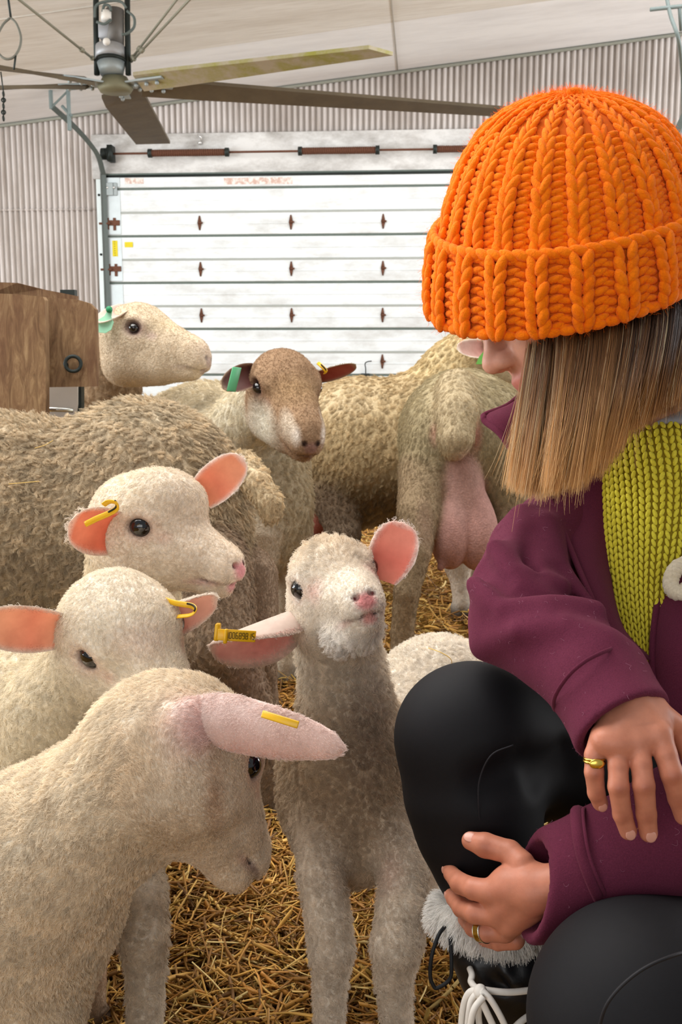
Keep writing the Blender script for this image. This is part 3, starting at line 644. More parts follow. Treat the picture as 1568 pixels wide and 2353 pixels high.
def ear(S, base, tip, width, normal, cup=.5, inner=PINK, outer=WHITE, thick=.0032, fur=.006, curl=0.0, rim=None, wbase=.45, peak=.5, droop=0.0, fold=0.0, sharp=2.2):
    """cupped ear blade joined into the body mesh: base/tip points, full width, direction the hollow side faces"""
    base, tip = np.asarray(base), np.asarray(tip); ax = tip - base; L = np.linalg.norm(ax); a = ax / L; nn = unit(normal - a * (np.asarray(normal) @ a)); b = np.cross(a, nn)
    nu, nv = 26, 17; u = np.linspace(0, 1, nu); v = np.linspace(-1, 1, nv)
    prof = np.where(u < peak, wbase + (1 - wbase) * np.sin(np.clip(u / peak, 0, 1) * PI / 2), np.sqrt(np.clip(1 - ((u - peak) / (1 - peak)) ** sharp, 0, 1)) ** .9)
    prof[-1] = .03
    pts = []
    for side in (1, -1):
        for i in range(nu):
            w = width / 2 * prof[i]; cc = cup * (1 - .45 * u[i])
            ang = v * (cc * 1.5 + fold * (1 - u[i])); Rr = w / max(math.sin(min(cc * 1.5 + fold * (1 - u[i]), 1.5)), .2) if cc > .05 else 0
            X = np.sin(ang) * Rr if cc > .05 else v * w; Dp = (np.cos(ang) - 1) * Rr if cc > .05 else v * 0
            th = thick * .5 * side * np.sqrt(np.clip(1 - np.abs(v) ** 4, 0, 1)) * (1 if i < nu - 1 else .1)
            bendv = curl * u[i] ** 2 * L - droop * 0
            pts.append(base + a * (u[i] * L) + b[None] * X[:, None] - nn * (Dp[:, None] * 1.0) * -1 * -1 + nn * (th[:, None]) + nn * bendv + np.array([0, 0, -1]) * droop * u[i] ** 2 * L)
    V = np.concatenate(pts); n1 = nu * nv; Q = []
    for i in range(nu - 1):
        for j in range(nv - 1):
            k = i * nv + j; Q.append([k, k + nv, k + nv + 1, k + 1]); Q.append([n1 + k, n1 + k + 1, n1 + k + nv + 1, n1 + k + nv])
        Q.append([i * nv, n1 + i * nv, n1 + (i + 1) * nv, (i + 1) * nv]); k = i * nv + nv - 1; Q.append([k, k + nv, n1 + k + nv, n1 + k])
    for j in range(nv - 1): k = (nu - 1) * nv + j; Q.append([k, n1 + k, n1 + k + 1, k + 1])
    Q = np.array(Q)
    if np.cross(V[Q[0, 2]] - V[Q[0, 0]], V[Q[0, 3]] - V[Q[0, 1]]) @ nn < 0: Q = Q[:, ::-1]
    inn = np.zeros(len(V)); edge = np.zeros(len(V)); uu = np.zeros(len(V))
    for i in range(nu):
        for j in range(nv):
            m = np.clip((1 - abs(v[j])) / .28, 0, 1) * np.clip((1 - u[i]) / .12, 0, 1); inn[i * nv + j] = m
            for o in (0, n1): uu[o + i * nv + j] = u[i]; edge[o + i * nv + j] = np.clip((abs(v[j]) - .7) / .3, 0, 1) + np.clip((u[i] - .85) / .15, 0, 1)
    C = outer * (1 - inn[:, None]) + inner * inn[:, None]
    deep = (np.clip(1 - np.abs(uu - .35) / .35, 0, 1) * inn)[:, None]; C = C * (1 - deep * np.array([.02, .22, .22]))
    Lf = np.where(inn > .05, fur * .7 * (1 - inn) + .0006, fur * (.5 + .6 * np.clip(edge, 0, 1)))
    K = np.tile(a, (len(V), 1)) + 0.0; S.append(V, Q, C, Lf, K, 1)
    def pt(u_, v_, h=0.0):
        i = int(round(u_ * (nu - 1))); j = int(round((v_ + 1) / 2 * (nv - 1))); return V[i * nv + j] + nn * h
    return pt, a, b, nn
def loop_tag(name, pts, width, m, parent, thick=.0012, wdir=None):
    """flat plastic strip following pts"""
    g = Geo(); g.tube(spline(pts, 6), width / 2, 8, flat=thick / width * 2, upv=wdir); return g.make(name, m, parent)
def leg(S, pts, col, fur=.005, hoof=True, k=.02, comb=None, hs=1.0):
    S.chain(pts, k=k, col=col, fur=fur, comb=(0, 0, -1))
    if hoof:
        x, y, d, r = pts[-1]; p = P(x, y, d); rr = r * d / FPX
        fl = np.array([p[0], p[1], .0]); fw = unit(np.array([0, -1, 0])); 
        S.cone(p, fl + [0, 0, .045 * hs], rr, rr * .9, k=.01, col=col, fur=fur * .6, comb=(0, 0, -1))
        for e in (-1, 1): S.cone(fl + [e * .010 * hs, 0, .030 * hs], fl + fw * .014 * hs + [e * .012 * hs, 0, .012 * hs], .014 * hs, .012 * hs, k=.004, col=hexc('4a4038'), fur=0)
def animal(name, label, cat, group, S, h, loc, base, count, fur_kw, mat=None):
    r = root(name, loc, label, cat, group)
    pend = S.pending if hasattr(S, 'pending') else []
    S.mesh(h, base)
    for fn in pend: fn()
    b = meshobj('body', S.V, S.F, [mat or WOOLSKIN, EARSKIN], r, S.C, matidx=getattr(S, 'MI', None))
    if count: fleece('fleece', S.V, S.F, S.C, S.L, S.K, count, WOOL, r, **fur_kw)
    return r
ORANGE = hexc('dd8264'); EARPINK = hexc('d8918a')

# ---- D: the lamb in the middle looking up at the person ------------------------------------------
def lamb_d():
    S = Sculpt(); C0 = WHITE
    hp = dict(o=(-0.0085, 1.1714, 0.5762), f=(0.205, -0.911, 0.357), u=(-0.318, 0.283, 0.905), s=1.029)
    q, R = head(S, hp['o'], hp['f'], hp['u'], hp['s'], C0, nose=hexc('d98f8c'), fur=.0038, lips=hexc('cf8f86'))
    wool = hexc('dccbb4'); kw = dict(fur=.0065)
    S.chain([(765, 1420, 1.235, 88), (785, 1530, 1.27, 96), (795, 1620, 1.285, 108), (805, 1730, 1.31, 142), (805, 1830, 1.33, 150), (806, 1905, 1.335, 128)], k=.035, col=[hexc('e9dfcf'), hexc('e4d8c6'), hexc('cdb9a0'), hexc('c9b59b'), hexc('cbb79e')], flip=False, comb=(0, -.2, -1), **kw)
    S.E(806, 1800, 1.36, 152, 170, 150, k=.04, col=wool, comb=(.2, .8, -.4), **kw)
    S.chain([(835, 1760, 1.38, 150), (915, 1700, 1.45, 138), (1000, 1602, 1.56, 132)], k=.05, col=hexc('e9e0d2'), comb=(0, .5, -1), **kw)
    S.E(1015, 1600, 1.56, 134, 126, 120, k=.03, col=hexc('efe6d8'), comb=(0, .3, -1), **kw)
    lc = hexc('e2d4c2')
    leg(S, [(742, 1900, 1.285, 62), (738, 2010, 1.255, 52), (755, 2110, 1.24, 50), (762, 2180, 1.235, 51), (760, 2250, 1.24, 38), (757, 2370, 1.24, 32), (755, 2440, 1.24, 33)], lc, .0055, k=.025)
    leg(S, [(905, 1900, 1.285, 66), (930, 2000, 1.25, 60), (925, 2090, 1.22, 56), (912, 2170, 1.205, 57), (905, 2250, 1.215, 40), (914, 2370, 1.225, 34), (915, 2440, 1.23, 34)], lc, .0055, k=.025)
    leg(S, [(1015, 1760, 1.56, 75), (1010, 1880, 1.52, 48), (985, 2010, 1.53, 30), (978, 2090, 1.50, 24)], lc, .005)
    leg(S, [(1075, 1760, 1.62, 75), (1085, 1850, 1.62, 45), (1075, 1960, 1.64, 28), (1070, 2010, 1.62, 24)], lc, .005)
    S.E(1100, 1640, 1.62, 22, 40, 22, k=.02, col=lc, rot=-10)
    S.E(808, 1455, 1.13, 62, 40, 60, k=.02, col=hexc('f4efe8'), fur=.007, comb=(0, -.6, -1), rot=25)
    # coat colours: pinker temples, grubby chest, dirty knees
    S.paint(P(735, 1262, 1.19), (.09, .07, .05), hexc('e3d3bb'), .8, .011, .2); S.paint(P(700, 1330, 1.17), (.05, .05, .045), hexc('efe6da'), .5, None, .2)
    for e in (-1, 1): S.paint(q(.055, e * .03, -.002), (.02, .02, .02), hexc('e0b6ad'), .5, .003, .1)
    S.paint(q(.05, 0, -.06), (.06, .06, .035), hexc('f6f1ea'), .9, .011, .3)
    S.paint(P(850, 1720, 1.2), (.05, .09, .10), hexc('8c7464'), .75, None, .1); S.paint(P(830, 1900, 1.24), (.09, .09, .10), hexc('b9a188'), .55, None, .1)
    S.paint(P(752, 2165, 1.19), (.016, .02, .028), hexc('8a6c44'), .8, None, .1); S.paint(P(925, 2175, 1.16), (.014, .02, .03), hexc('7c6344'), .75, None, .1)
    S.paint(P(800, 1990, 1.21), (.03, .03, .06), hexc('d0a59a'), .5, .002, .1); S.paint(P(882, 1960, 1.21), (.03, .03, .06), hexc('d0a59a'), .6, .002, .1)
    for (x, y) in ((735, 2030), (750, 2060)): S.paint(P(x, y, 1.205), (.012, .012, .012), hexc('9c8264'), .6, None, .1)
    keep = {}
    def later():
        # near (image-left) ear hangs out sideways with the yellow tag, far ear stands up
        keep['L'] = ear(S, P(668, 1408, 1.215), P(480, 1482, 1.17), .088, -FV * .5 - UV * .9 + RV * .1, cup=.95, inner=hexc('e8b0a8'), outer=hexc('ead9cb'), fold=.35, wbase=.6, peak=.5, fur=.005)
        keep['R'] = ear(S, P(882, 1335, 1.20), P(928, 1200, 1.20), .056, -FV * 1.0 + RV * -.15 + UV * .1, cup=.33, inner=hexc('f09a86'), outer=hexc('f3ebe2'), fold=.1, wbase=.55, peak=.5, fur=.007)
    S.pending = [later]
    r = animal('lamb', 'white lamb with raised face and dirty knees standing beside the black clad knee', 'lamb', 'lambs in the straw', S, .0027, [P(800, 1900, 1.3)[0], 1.3, 0], C0, 150000, dict(lift=.62, clump=.72, clump_n=16, wave=.34, jit=.26, rad=.00014, seed=11))
    eyes(q, R, hp['s'], r, r=.0125)
    # yellow ear tag: U-shaped strip clipped over the upper edge of the ear
    a, b = P(500, 1458, 1.128), P(588, 1463, 1.142); n = unit(-FV); upd = UV
    g = Geo(); ctr = (a + b) / 2 + UV * .0; ax = unit(b - a); sd = unit(np.cross(n, ax)); Rm = np.stack([ax, sd, n], 1)
    g.box(ctr, (np.linalg.norm(b - a), .0125, .0016), Rm, bev=.0005); t = g.make('ear_tag', TAGM, r)
    g = Geo(); g.box(P(500, 1452, 1.133), (.006, .019, .010), Rm, bev=.0012); g.box(P(519, 1462, 1.127), (.0045, .016, .004), Rm, bev=.001); g.make('tag_hinge', TAGM, t)
    digits(t, ctr + n * .0012 + ax * .004, ax, sd, n, '0 0 0 6 8 9 8 1 5', .0065, TAGD, .033)
    return r
SEG = {'0': 'abcdef', '1': 'bc', '2': 'abged', '3': 'abgcd', '4': 'fgbc', '5': 'afgcd', '6': 'afgedc', '7': 'abc', '8': 'abcdefg', '9': 'abcdfg'}
def digits(parent, c, ax, up, n, txt, h, m, width):
    g = Geo(); t = txt.replace(' ', ''); w = width / len(t); Rm = np.stack([ax, up, n], 1); k = h / 2; cw = w * .6
    for i, ch in enumerate(t):
        o = c + ax * (w * (i + .5) - width / 2)
        for sgm in SEG[ch]:
            dx, dy, hz = dict(a=(0, k, 1), b=(cw / 2, k / 2, 0), c=(cw / 2, -k / 2, 0), d=(0, -k, 1), e=(-cw / 2, -k / 2, 0), f=(-cw / 2, k / 2, 0), g=(0, 0, 1))[sgm]
            g.box(o + ax * dx + up * dy, (cw if hz else w * .16, w * .16 if hz else k, .0004), Rm)
    o = g.make('printed_number', m, parent, smooth=False); return o

# ---- A: foreground lamb bowing its head away -------------------------------------------------------
def lamb_a():
    S = Sculpt(); C0 = hexc('f0e2cb'); hp = dict(o=(-0.1417, 0.9296, 0.4599), f=(0.486, 0.475, -0.734), u=(0.260, 0.724, 0.640), s=1.2)
    hp['o'] = P(432, 1752, .985)
    q, R = head(S, hp['o'], hp['f'], hp['u'], hp['s'], hexc('ecdcc6'), nose=hexc('c8968c'), fur=.0042, lips=hexc('b77f72'))
    S.E(420, 1680, .985, 128, 118, 100, k=.03, col=C0, fur=.006, rot=-20, comb=(-1, 0, -.6))
    S.E(330, 1690, .99, 125, 120, 105, k=.03, col=C0, fur=.006, comb=(-1, 0, -.6))
    S.chain([(400, 1740, .99, 145), (250, 1850, 1.0, 172), (110, 1960, 1.02, 205), (0, 2060, 1.07, 215)], k=.03, col=C0, fur=.006, flip=False)
    S.chain([(40, 2080, 1.06, 205), (20, 2300, 1.06, 178), (20, 2440, 1.07, 120)], k=.04, col=C0, fur=.006)
    S.chain([(40, 2040, 1.07, 215), (-160, 2020, 1.16, 225), (-330, 2030, 1.27, 215), (-420, 2060, 1.36, 180)], k=.05, col=C0, fur=.006)
    S.E(436, 1668, .932, 44, 62, 28, k=.018, col=hexc('ecd2ca'), fur=.004, rot=-12, comb=(1, 0, -.1))
    for x, d, r0 in ((105, 1.03, 62), (-60, 1.13, 60)):
        leg(S, [(x, 2330, d, r0), (x + 8, 2480, d, 44), (x + 6, 2560, d, 42), (x + 4, 2680, d, 30)], C0, .004)
    for x, d in ((-480, 1.36), (-350, 1.5)): leg(S, [(x + 40, 2100, d, 100), (x, 2190, d, 50), (x - 15, 2280, d, 32)], C0, .004)
    S.paint(P(260, 1790, .9), (.05, .06, .05), hexc('c9a878'), .5, None, .0); S.paint(P(350, 1930, .94), (.08, .05, .05), hexc('cbb38f'), .5, None, .0)
    S.paint(P(470, 1690, .9), (.035, .05, .035), hexc('e0a9a4'), .6, None, .1); S.paint(P(495, 1830, .93), (.012, .06, .055), hexc('b98b60'), .55, None, .0)
    S.paint(P(20, 1960, .85), (.03, .12, .03), hexc('bb9a68'), .6, None, .0); S.paint(P(60, 2200, .85), (.04, .12, .10), hexc('cfb893'), .6, None, .0)
    def later(): ear(S, P(405, 1668, .94), P(792, 1718, .862), .060, FV * 1.0 + UV * .3 - RV * .1, cup=.6, inner=hexc('d99a94'), outer=hexc('f0dcd4'), fold=.3, wbase=.62, peak=.33, fur=.0036, thick=.0036, sharp=1.45)
    S.pending = [later]
    r = animal('lamb', 'cream lamb in the left foreground bowing its head, pink backed ear held out', 'lamb', 'lambs in the straw', S, .0028, [P(0, 1900, 1.1)[0], 1.15, 0], C0, 170000, dict(lift=.42, clump=.62, clump_n=13, wave=.16, jit=.2, rad=.00014, seed=12, shortl=.004))
    eyes(q, R, hp['s'], r, which=(-1, 1), r=.0115)
    n = unit(-FV + UV * .3); a, b = P(602, 1640, .874), P(686, 1666, .862); ax = unit(b - a); sd = unit(np.cross(n, ax)); Rm = np.stack([ax, sd, n], 1)
    g = Geo(); g.box((a + b) / 2, (np.linalg.norm(b - a), .0062, .0022), Rm, bev=.0006); g.make('ear_tag', TAGM, r)
# ---- B: lamb at the left edge facing the camera ----------------------------------------------------
def lamb_b():
    S = Sculpt(); C0 = hexc('eee3d0'); hp = dict(f=(0.56, -0.76, -0.34), u=(-0.02, -0.42, 0.90), s=1.16); hp['o'] = head_at((.020, -.045, .010), (198, 1507), 1.09, hp['f'], hp['u'], hp['s'])
    q, R = head(S, hp['o'], hp['f'], hp['u'], hp['s'], hexc('ece1cf'), nose=hexc('d99a94'), fur=.0042)
    S.E(258, 1430, 1.14, 118, 95, 105, k=.03, col=hexc('e9dcc6'), fur=.0048, rot=8)
    S.chain([(220, 1530, 1.16, 100), (150, 1640, 1.2, 135), (170, 1760, 1.24, 150), (190, 1880, 1.27, 135), (230, 1970, 1.28, 100)], k=.04, col=hexc('e6dac2'), fur=.0068, comb=(-.4, -.2, -1))
    S.chain([(150, 1660, 1.25, 140), (0, 1600, 1.40, 148), (-120, 1590, 1.58, 140)], k=.05, col=hexc('e9ddc6'), fur=.0068, comb=(-1, .2, -.8))
    S.E(40, 1590, 1.26, 110, 100, 90, k=.04, col=hexc('e9ddc6'), fur=.0068)
    leg(S, [(300, 1960, 1.24, 70), (325, 2060, 1.2, 56), (330, 2150, 1.19, 54), (335, 2230, 1.2, 42), (332, 2380, 1.21, 38), (335, 2450, 1.22, 38)], hexc('e8dcca'), .0065)
    leg(S, [(200, 1960, 1.32, 60), (215, 2100, 1.3, 40), (215, 2200, 1.3, 30), (212, 2330, 1.3, 27)], hexc('c6a98c'), .004)
    for x, d in ((-190, 1.62), (-60, 1.7)): leg(S, [(x + 30, 1700, d, 85), (x, 1850, d, 40), (x - 10, 1980, d, 26)], C0, .004)
    S.paint(P(330, 1480, 1.06), (.05, .04, .03), hexc('e9cfc2'), .5, .003, .0); S.paint(P(345, 2080, 1.14), (.012, .02, .05), hexc('b99a84'), .7, None, .0)
    S.paint(P(350, 2180, 1.14), (.012, .02, .06), hexc('b8a083'), .5, None, .0)
    def later():
        ear(S, P(140, 1445, 1.12), P(-60, 1432, 1.06), .052, -FV - UV * .15, cup=.45, inner=hexc('f0b090'), outer=hexc('f1e8dc'), fold=.2, wbase=.75, peak=.45, fur=.0055)
        ear(S, P(352, 1418, 1.135), P(500, 1374, 1.15), .050, -FV * .8 - UV * .75, cup=.75, inner=hexc('eebcab'), outer=hexc('efe6da'), fold=.3, wbase=.85, peak=.3, fur=.004)
    S.pending = [later]
    r = animal('lamb', 'white lamb at the left edge with dark eye, ear showing orange pink inside', 'lamb', 'lambs in the straw', S, .0028, [P(150, 1700, 1.3)[0], 1.35, 0], C0, 120000, dict(lift=.5, clump=.7, clump_n=15, wave=.32, jit=.24, rad=.00014, seed=13, shortl=.005))
    eyes(q, R, hp['s'], r, r=.0135)
    curved_tag([(372, 1376, 1.12), (405, 1386, 1.11), (440, 1392, 1.105), (449, 1402, 1.10), (438, 1413, 1.10), (405, 1417, 1.11)], .0062, r)
def curved_tag(pts, wd, r, m=None):
    P3 = spline([P(*q) for q in pts], 6); g = Geo(); g.tube(P3, wd / 2, 10, flat=.35, upv=FV); t = g.make('ear_tag', m or TAGM, r)
    g = Geo(); k = len(P3) // 3; g.tube(P3[k:2 * k + 2] - FV * wd * .25 + UV * wd * .25, wd * .18, 6); g.make('printed_line', TAGD, t); return t
# ---- C: lamb looking right with an orange lit ear --------------------------------------------------
def lamb_c():
    S = Sculpt(); C0 = hexc('ecdfca'); hp = dict(o=(-0.2531, 1.3313, 0.6198), f=(0.910, -0.413, -0.045), u=(0.053, 0.007, 0.999), s=1.219)
    q, R = head(S, hp['o'], hp['f'], hp['u'], hp['s'], hexc('e9dac6'), nose=hexc('d59496'), fur=.004, nostril='5a2f30')
    S.E(330, 1165, 1.34, 92, 70, 80, k=.03, col=hexc('ece0ca'), fur=.0055, rot=10)
    S.E(400, 1140, 1.33, 70, 48, 70, k=.03, col=hexc('e4d6c2'), fur=.0045, rot=-15)
    S.chain([(310, 1265, 1.37, 96), (300, 1380, 1.4, 108), (285, 1520, 1.45, 118), (260, 1680, 1.52, 130)], k=.035, col=hexc('e8dbc2'), fur=.007, comb=(-.2, 0, -1))
    S.chain([(265, 1640, 1.56, 140), (150, 1650, 1.76, 150), (60, 1680, 1.92, 140)], k=.05, col=hexc('e3d5bc'), fur=.007)
    for x, d in ((235, 1.46), (330, 1.55)): leg(S, [(x, 1740, d, 65), (x, 1900, d, 38), (x, 2040, d, 28)], C0, .004)
    for x, d in ((60, 1.88), (-20, 1.98)): leg(S, [(x, 1740, d, 60), (x, 1830, d, 32)], C0, .004)
    S.paint(P(420, 1220, 1.22), (.05, .05, .05), hexc('d2bca6'), .45, None, .0); S.paint(P(500, 1265, 1.2), (.03, .03, .02), hexc('a98f76'), .6, None, .1)
    S.paint(P(300, 1355, 1.3), (.06, .05, .03), hexc('f0e6d0'), .7, .0075, .0)
    def later():
        ear(S, P(284, 1222, 1.325), P(157, 1203, 1.25), .064, -FV - RV * .35, cup=.55, inner=hexc('ef9474'), outer=hexc('f0e4d6'), fold=.25, wbase=.7, peak=.55, fur=.0065)
        ear(S, P(462, 1140, 1.37), P(560, 1052, 1.36), .052, -FV + RV * .25 + UV * .1, cup=.38, inner=hexc('f2a884'), outer=hexc('f6efe6'), fold=.1, wbase=.8, peak=.4, fur=.005)
    S.pending = [later]
    r = animal('lamb', 'white lamb with pink nose turned right, standing in front of the large woolly ewe', 'lamb', 'lambs in the straw', S, .0029, [P(280, 1700, 1.6)[0], 1.6, 0], C0, 130000, dict(lift=.5, clump=.68, clump_n=14, wave=.28, jit=.24, rad=.00015, seed=14, shortl=.0046))
    eyes(q, R, hp['s'], r, r=.0122)
    curved_tag([(196, 1205, 1.245), (222, 1192, 1.24), (250, 1180, 1.235), (268, 1168, 1.23), (266, 1155, 1.225), (250, 1153, 1.23), (238, 1160, 1.235)], .0072, r)
# ---- E: big ewe filling the left middle -------------------------------------------------------------
def ewe_e():
    S = Sculpt(); C0 = hexc('c4b296'); kw = dict(col=C0, fur=.015)
    S.E(-60, 1215, 2.0, 460, 268, 250, k=.05, comb=(-.9, 0, -.9), **kw)
    S.E(330, 1200, 2.0, 240, 282, 235, k=.05, comb=(-.3, 0, -1), rot=6, **kw)
    S.E(400, 1190, 1.98, 135, 205, 190, k=.05, comb=(.5, 0, -1), rot=-14, **kw)
    S.E(452, 1290, 1.93, 84, 165, 125, k=.05, comb=(.4, 0, -1), **kw)
    S.chain([(470, 1330, 1.86, 112), (500, 1470, 1.82, 88), (560, 1580, 1.84, 52), (612, 1660, 1.88, 33), (622, 1740, 1.88, 27), (620, 1830, 1.88, 26)], k=.04, col=hexc('a5907a'), fur=.008)
    S.chain([(560, 1330, 2.02, 80), (585, 1450, 2.0, 55), (600, 1540, 2.02, 36), (612, 1620, 2.05, 28), (612, 1760, 2.05, 24)], k=.03, col=hexc('a08a74'), fur=.004)
    for x, d in ((600, 2.05), (620, 1.88)):
        p = P(x, 1780, d); S.cone(p, [p[0], p[1], .03], .02, .024, k=.01, col=hexc('8d755c'), fur=.003)
        for e in (-1, 1): S.cone([p[0] + e * .014, p[1], .04], [p[0] + e * .018, p[1] - .03, .016], .02, .016, k=.004, col=hexc('4a4038'), fur=0)
    S.chain([(-300, 1250, 2.0, 240), (-480, 1120, 2.0, 120), (-600, 950, 2.0, 90)], k=.05, col=C0, fur=.012)
    for x, d in ((-330, 1.9), (-300, 2.1)): S.chain([(x, 1480, d, 60), (x, 1700, d, 36), (x, 1860, d, 30)], k=.03, col=C0, fur=.006)
    S.chain([(560, 1070, 1.93, 36), (590, 1108, 1.88, 33), (620, 1155, 1.86, 29), (624, 1182, 1.86, 23)], k=.014, col=hexc('d2be9c'), fur=.008, comb=(.3, 0, -1))
    S.paint(P(505, 1005, 1.8), (.016, .06, .032), hexc('3f7a5e'), .85, None, .1); S.paint(P(515, 1045, 1.8), (.02, .06, .03), hexc('6f9a7c'), .5, None, .0)
    S.paint(P(300, 960, 1.85), (.5, .3, .05), hexc('d8cab0'), .6, None, .0); S.paint(P(150, 1330, 1.75), (.5, .2, .06), hexc('8f7d68'), .55, None, .0)  # top light painted onto the back wool; underside painted darker
    S.paint(P(470, 1100, 1.8), (.12, .2, .12), hexc('c6b292'), .6, None, .0); S.paint(P(560, 1560, 1.8), (.06, .1, .09), hexc('a8897a'), .5, .003, .0)
    r = animal('ewe', 'large beige woolly ewe with a green paint mark behind the lambs at left', 'sheep', 'grown sheep in the barn', S, .0055, [P(100, 1200, 2.0)[0], 2.0, 0], C0, 150000, dict(lift=.45, clump=.82, clump_n=16, wave=.22, jit=.22, cvar=.2, rad=.00022, seed=15, keys=5, grav=.15))
    return r
def straw_bit(pts, label, m=None, rr=.0011):
    g = Geo(); g.tube(spline([P(*q) for q in pts], 6), rr, 5, flat=.5); o = g.make('straw_stalk', STRAWY); tag(o, label, 'straw')
STRAWY = plain('straw_yellow', 'd8b45c', .5, 0, .15, 80, spec=.4)
# ---- F: ewe with a brown face ----------------------------------------------------------------------
def ewe_f():
    S = Sculpt(); C0 = hexc('d0c4aa'); hp = dict(o=(-0.1287, 2.3149, 0.7608), f=(0.324, -0.896, -0.304), u=(0.124, -0.278, 0.953), s=1.547)
    fc = hexc('9c7f63'); q, R = head(S, hp['o'], hp['f'], hp['u'], hp['s'], fc, long=1.38, hv=1.2, nose=hexc('8d6c5f'), fur=.0045, lips=hexc('7d5f52'), skin=hexc('8e6d58'), nostril='2c1c18')
    s = hp['s']
    S.paint(q(.055, 0, .02), np.array([.05, .05, .03]) * s, hexc('a0835f'), .8, None, .2, R)
    for e in (-1, 1): S.paint(q(.08, e * .022, -.015), np.array([.05, .010, .025]) * s, hexc('e4dac8'), .95, None, .2, R)
    S.paint(q(.02, -.03, -.055), np.array([.09, .03, .035]) * s, hexc('e4dfce'), .95, .006, .1, R); S.paint(q(.02, .03, -.055), np.array([.09, .03, .035]) * s, hexc('ddd6c4'), .9, .006, .1, R)
    S.paint(q(.045, -.045, -.030), np.array([.06, .03, .035]) * s, hexc('e2dccb'), .95, .005, .25, R); S.paint(q(.03, -.036, -.002), np.array([.02, .02, .012]) * s, hexc('80634b'), .7, None, .1, R)
    for e in (-1, 1): S.paint(q(.105, e * .018, -.018), np.array([.022, .007, .018]) * s, hexc('efe6da'), .8, None, .1, R)
    S.chain([(610, 925, 2.42, 72), (575, 980, 2.52, 88), (560, 1060, 2.6, 120)], k=.05, col=hexc('d6ccb4'), fur=.010, comb=(-.3, 0, -1))
    S.E(600, 1150, 2.6, 118, 180, 120, k=.05, col=hexc('c4b598'), fur=.012, comb=(.1, 0, -1))
    S.chain([(560, 1060, 2.75, 150), (480, 1035, 2.95, 156), (440, 1035, 3.12, 142)], k=.06, col=hexc('d4c8ae'), fur=.013, comb=(-.6, 0, -1))
    for x, d in ((592, 2.52), (660, 2.62)): leg(S, [(x, 1230, d, 60), (x, 1330, d, 32), (x - 5, 1420, d, 24), (x - 5, 1560, d, 22)], hexc('c9b9a2'), .004, hs=1.5)
    for x, d in ((430, 3.2), (480, 3.3)): leg(S, [(x, 1180, d, 50), (x, 1300, d, 26), (x, 1400, d, 20)], hexc('c9b9a2'), .004, hs=1.5)
    def later():
        ear(S, P(585, 862, 2.33), P(512, 893, 2.16), .060, -FV + UV * -.2 - RV * .2, cup=.7, inner=hexc('5e3a35'), outer=hexc('a58d78'), fold=.3, wbase=.7, peak=.45, fur=.005)
        ear(S, P(722, 862, 2.32), P(818, 837, 2.26), .050, -FV * .5 - UV * .9 + RV * .1, cup=.5, inner=hexc('a3564a'), outer=hexc('a99880'), fold=.2, wbase=.8, peak=.4, fur=.004)
    S.pending = [later]
    r = animal('ewe', 'pale ewe with a brown face looking over the backs in front of the white door', 'sheep', 'grown sheep in the barn', S, .0042, [P(520, 1100, 2.8)[0], 2.8, 0], C0, 90000, dict(lift=.4, clump=.7, clump_n=14, wave=.18, jit=.2, rad=.00026, seed=16))
    eyes(q, R, hp['s'], r, r=.0084)
    n = unit(-FV + RV * .8); c = P(538, 872, 2.17); Rm = np.stack([unit(np.cross(UV, n)), unit(UV + RV * .25), n], 1)
    g = Geo(); g.box(c, (.022, .052, .0028), Rm, bev=.001); g.make('ear_tag', TAGG, r)
    curved_tag([(731, 834, 2.26), (738, 840, 2.24), (749, 852, 2.24), (747, 858, 2.25)], .0085, r)
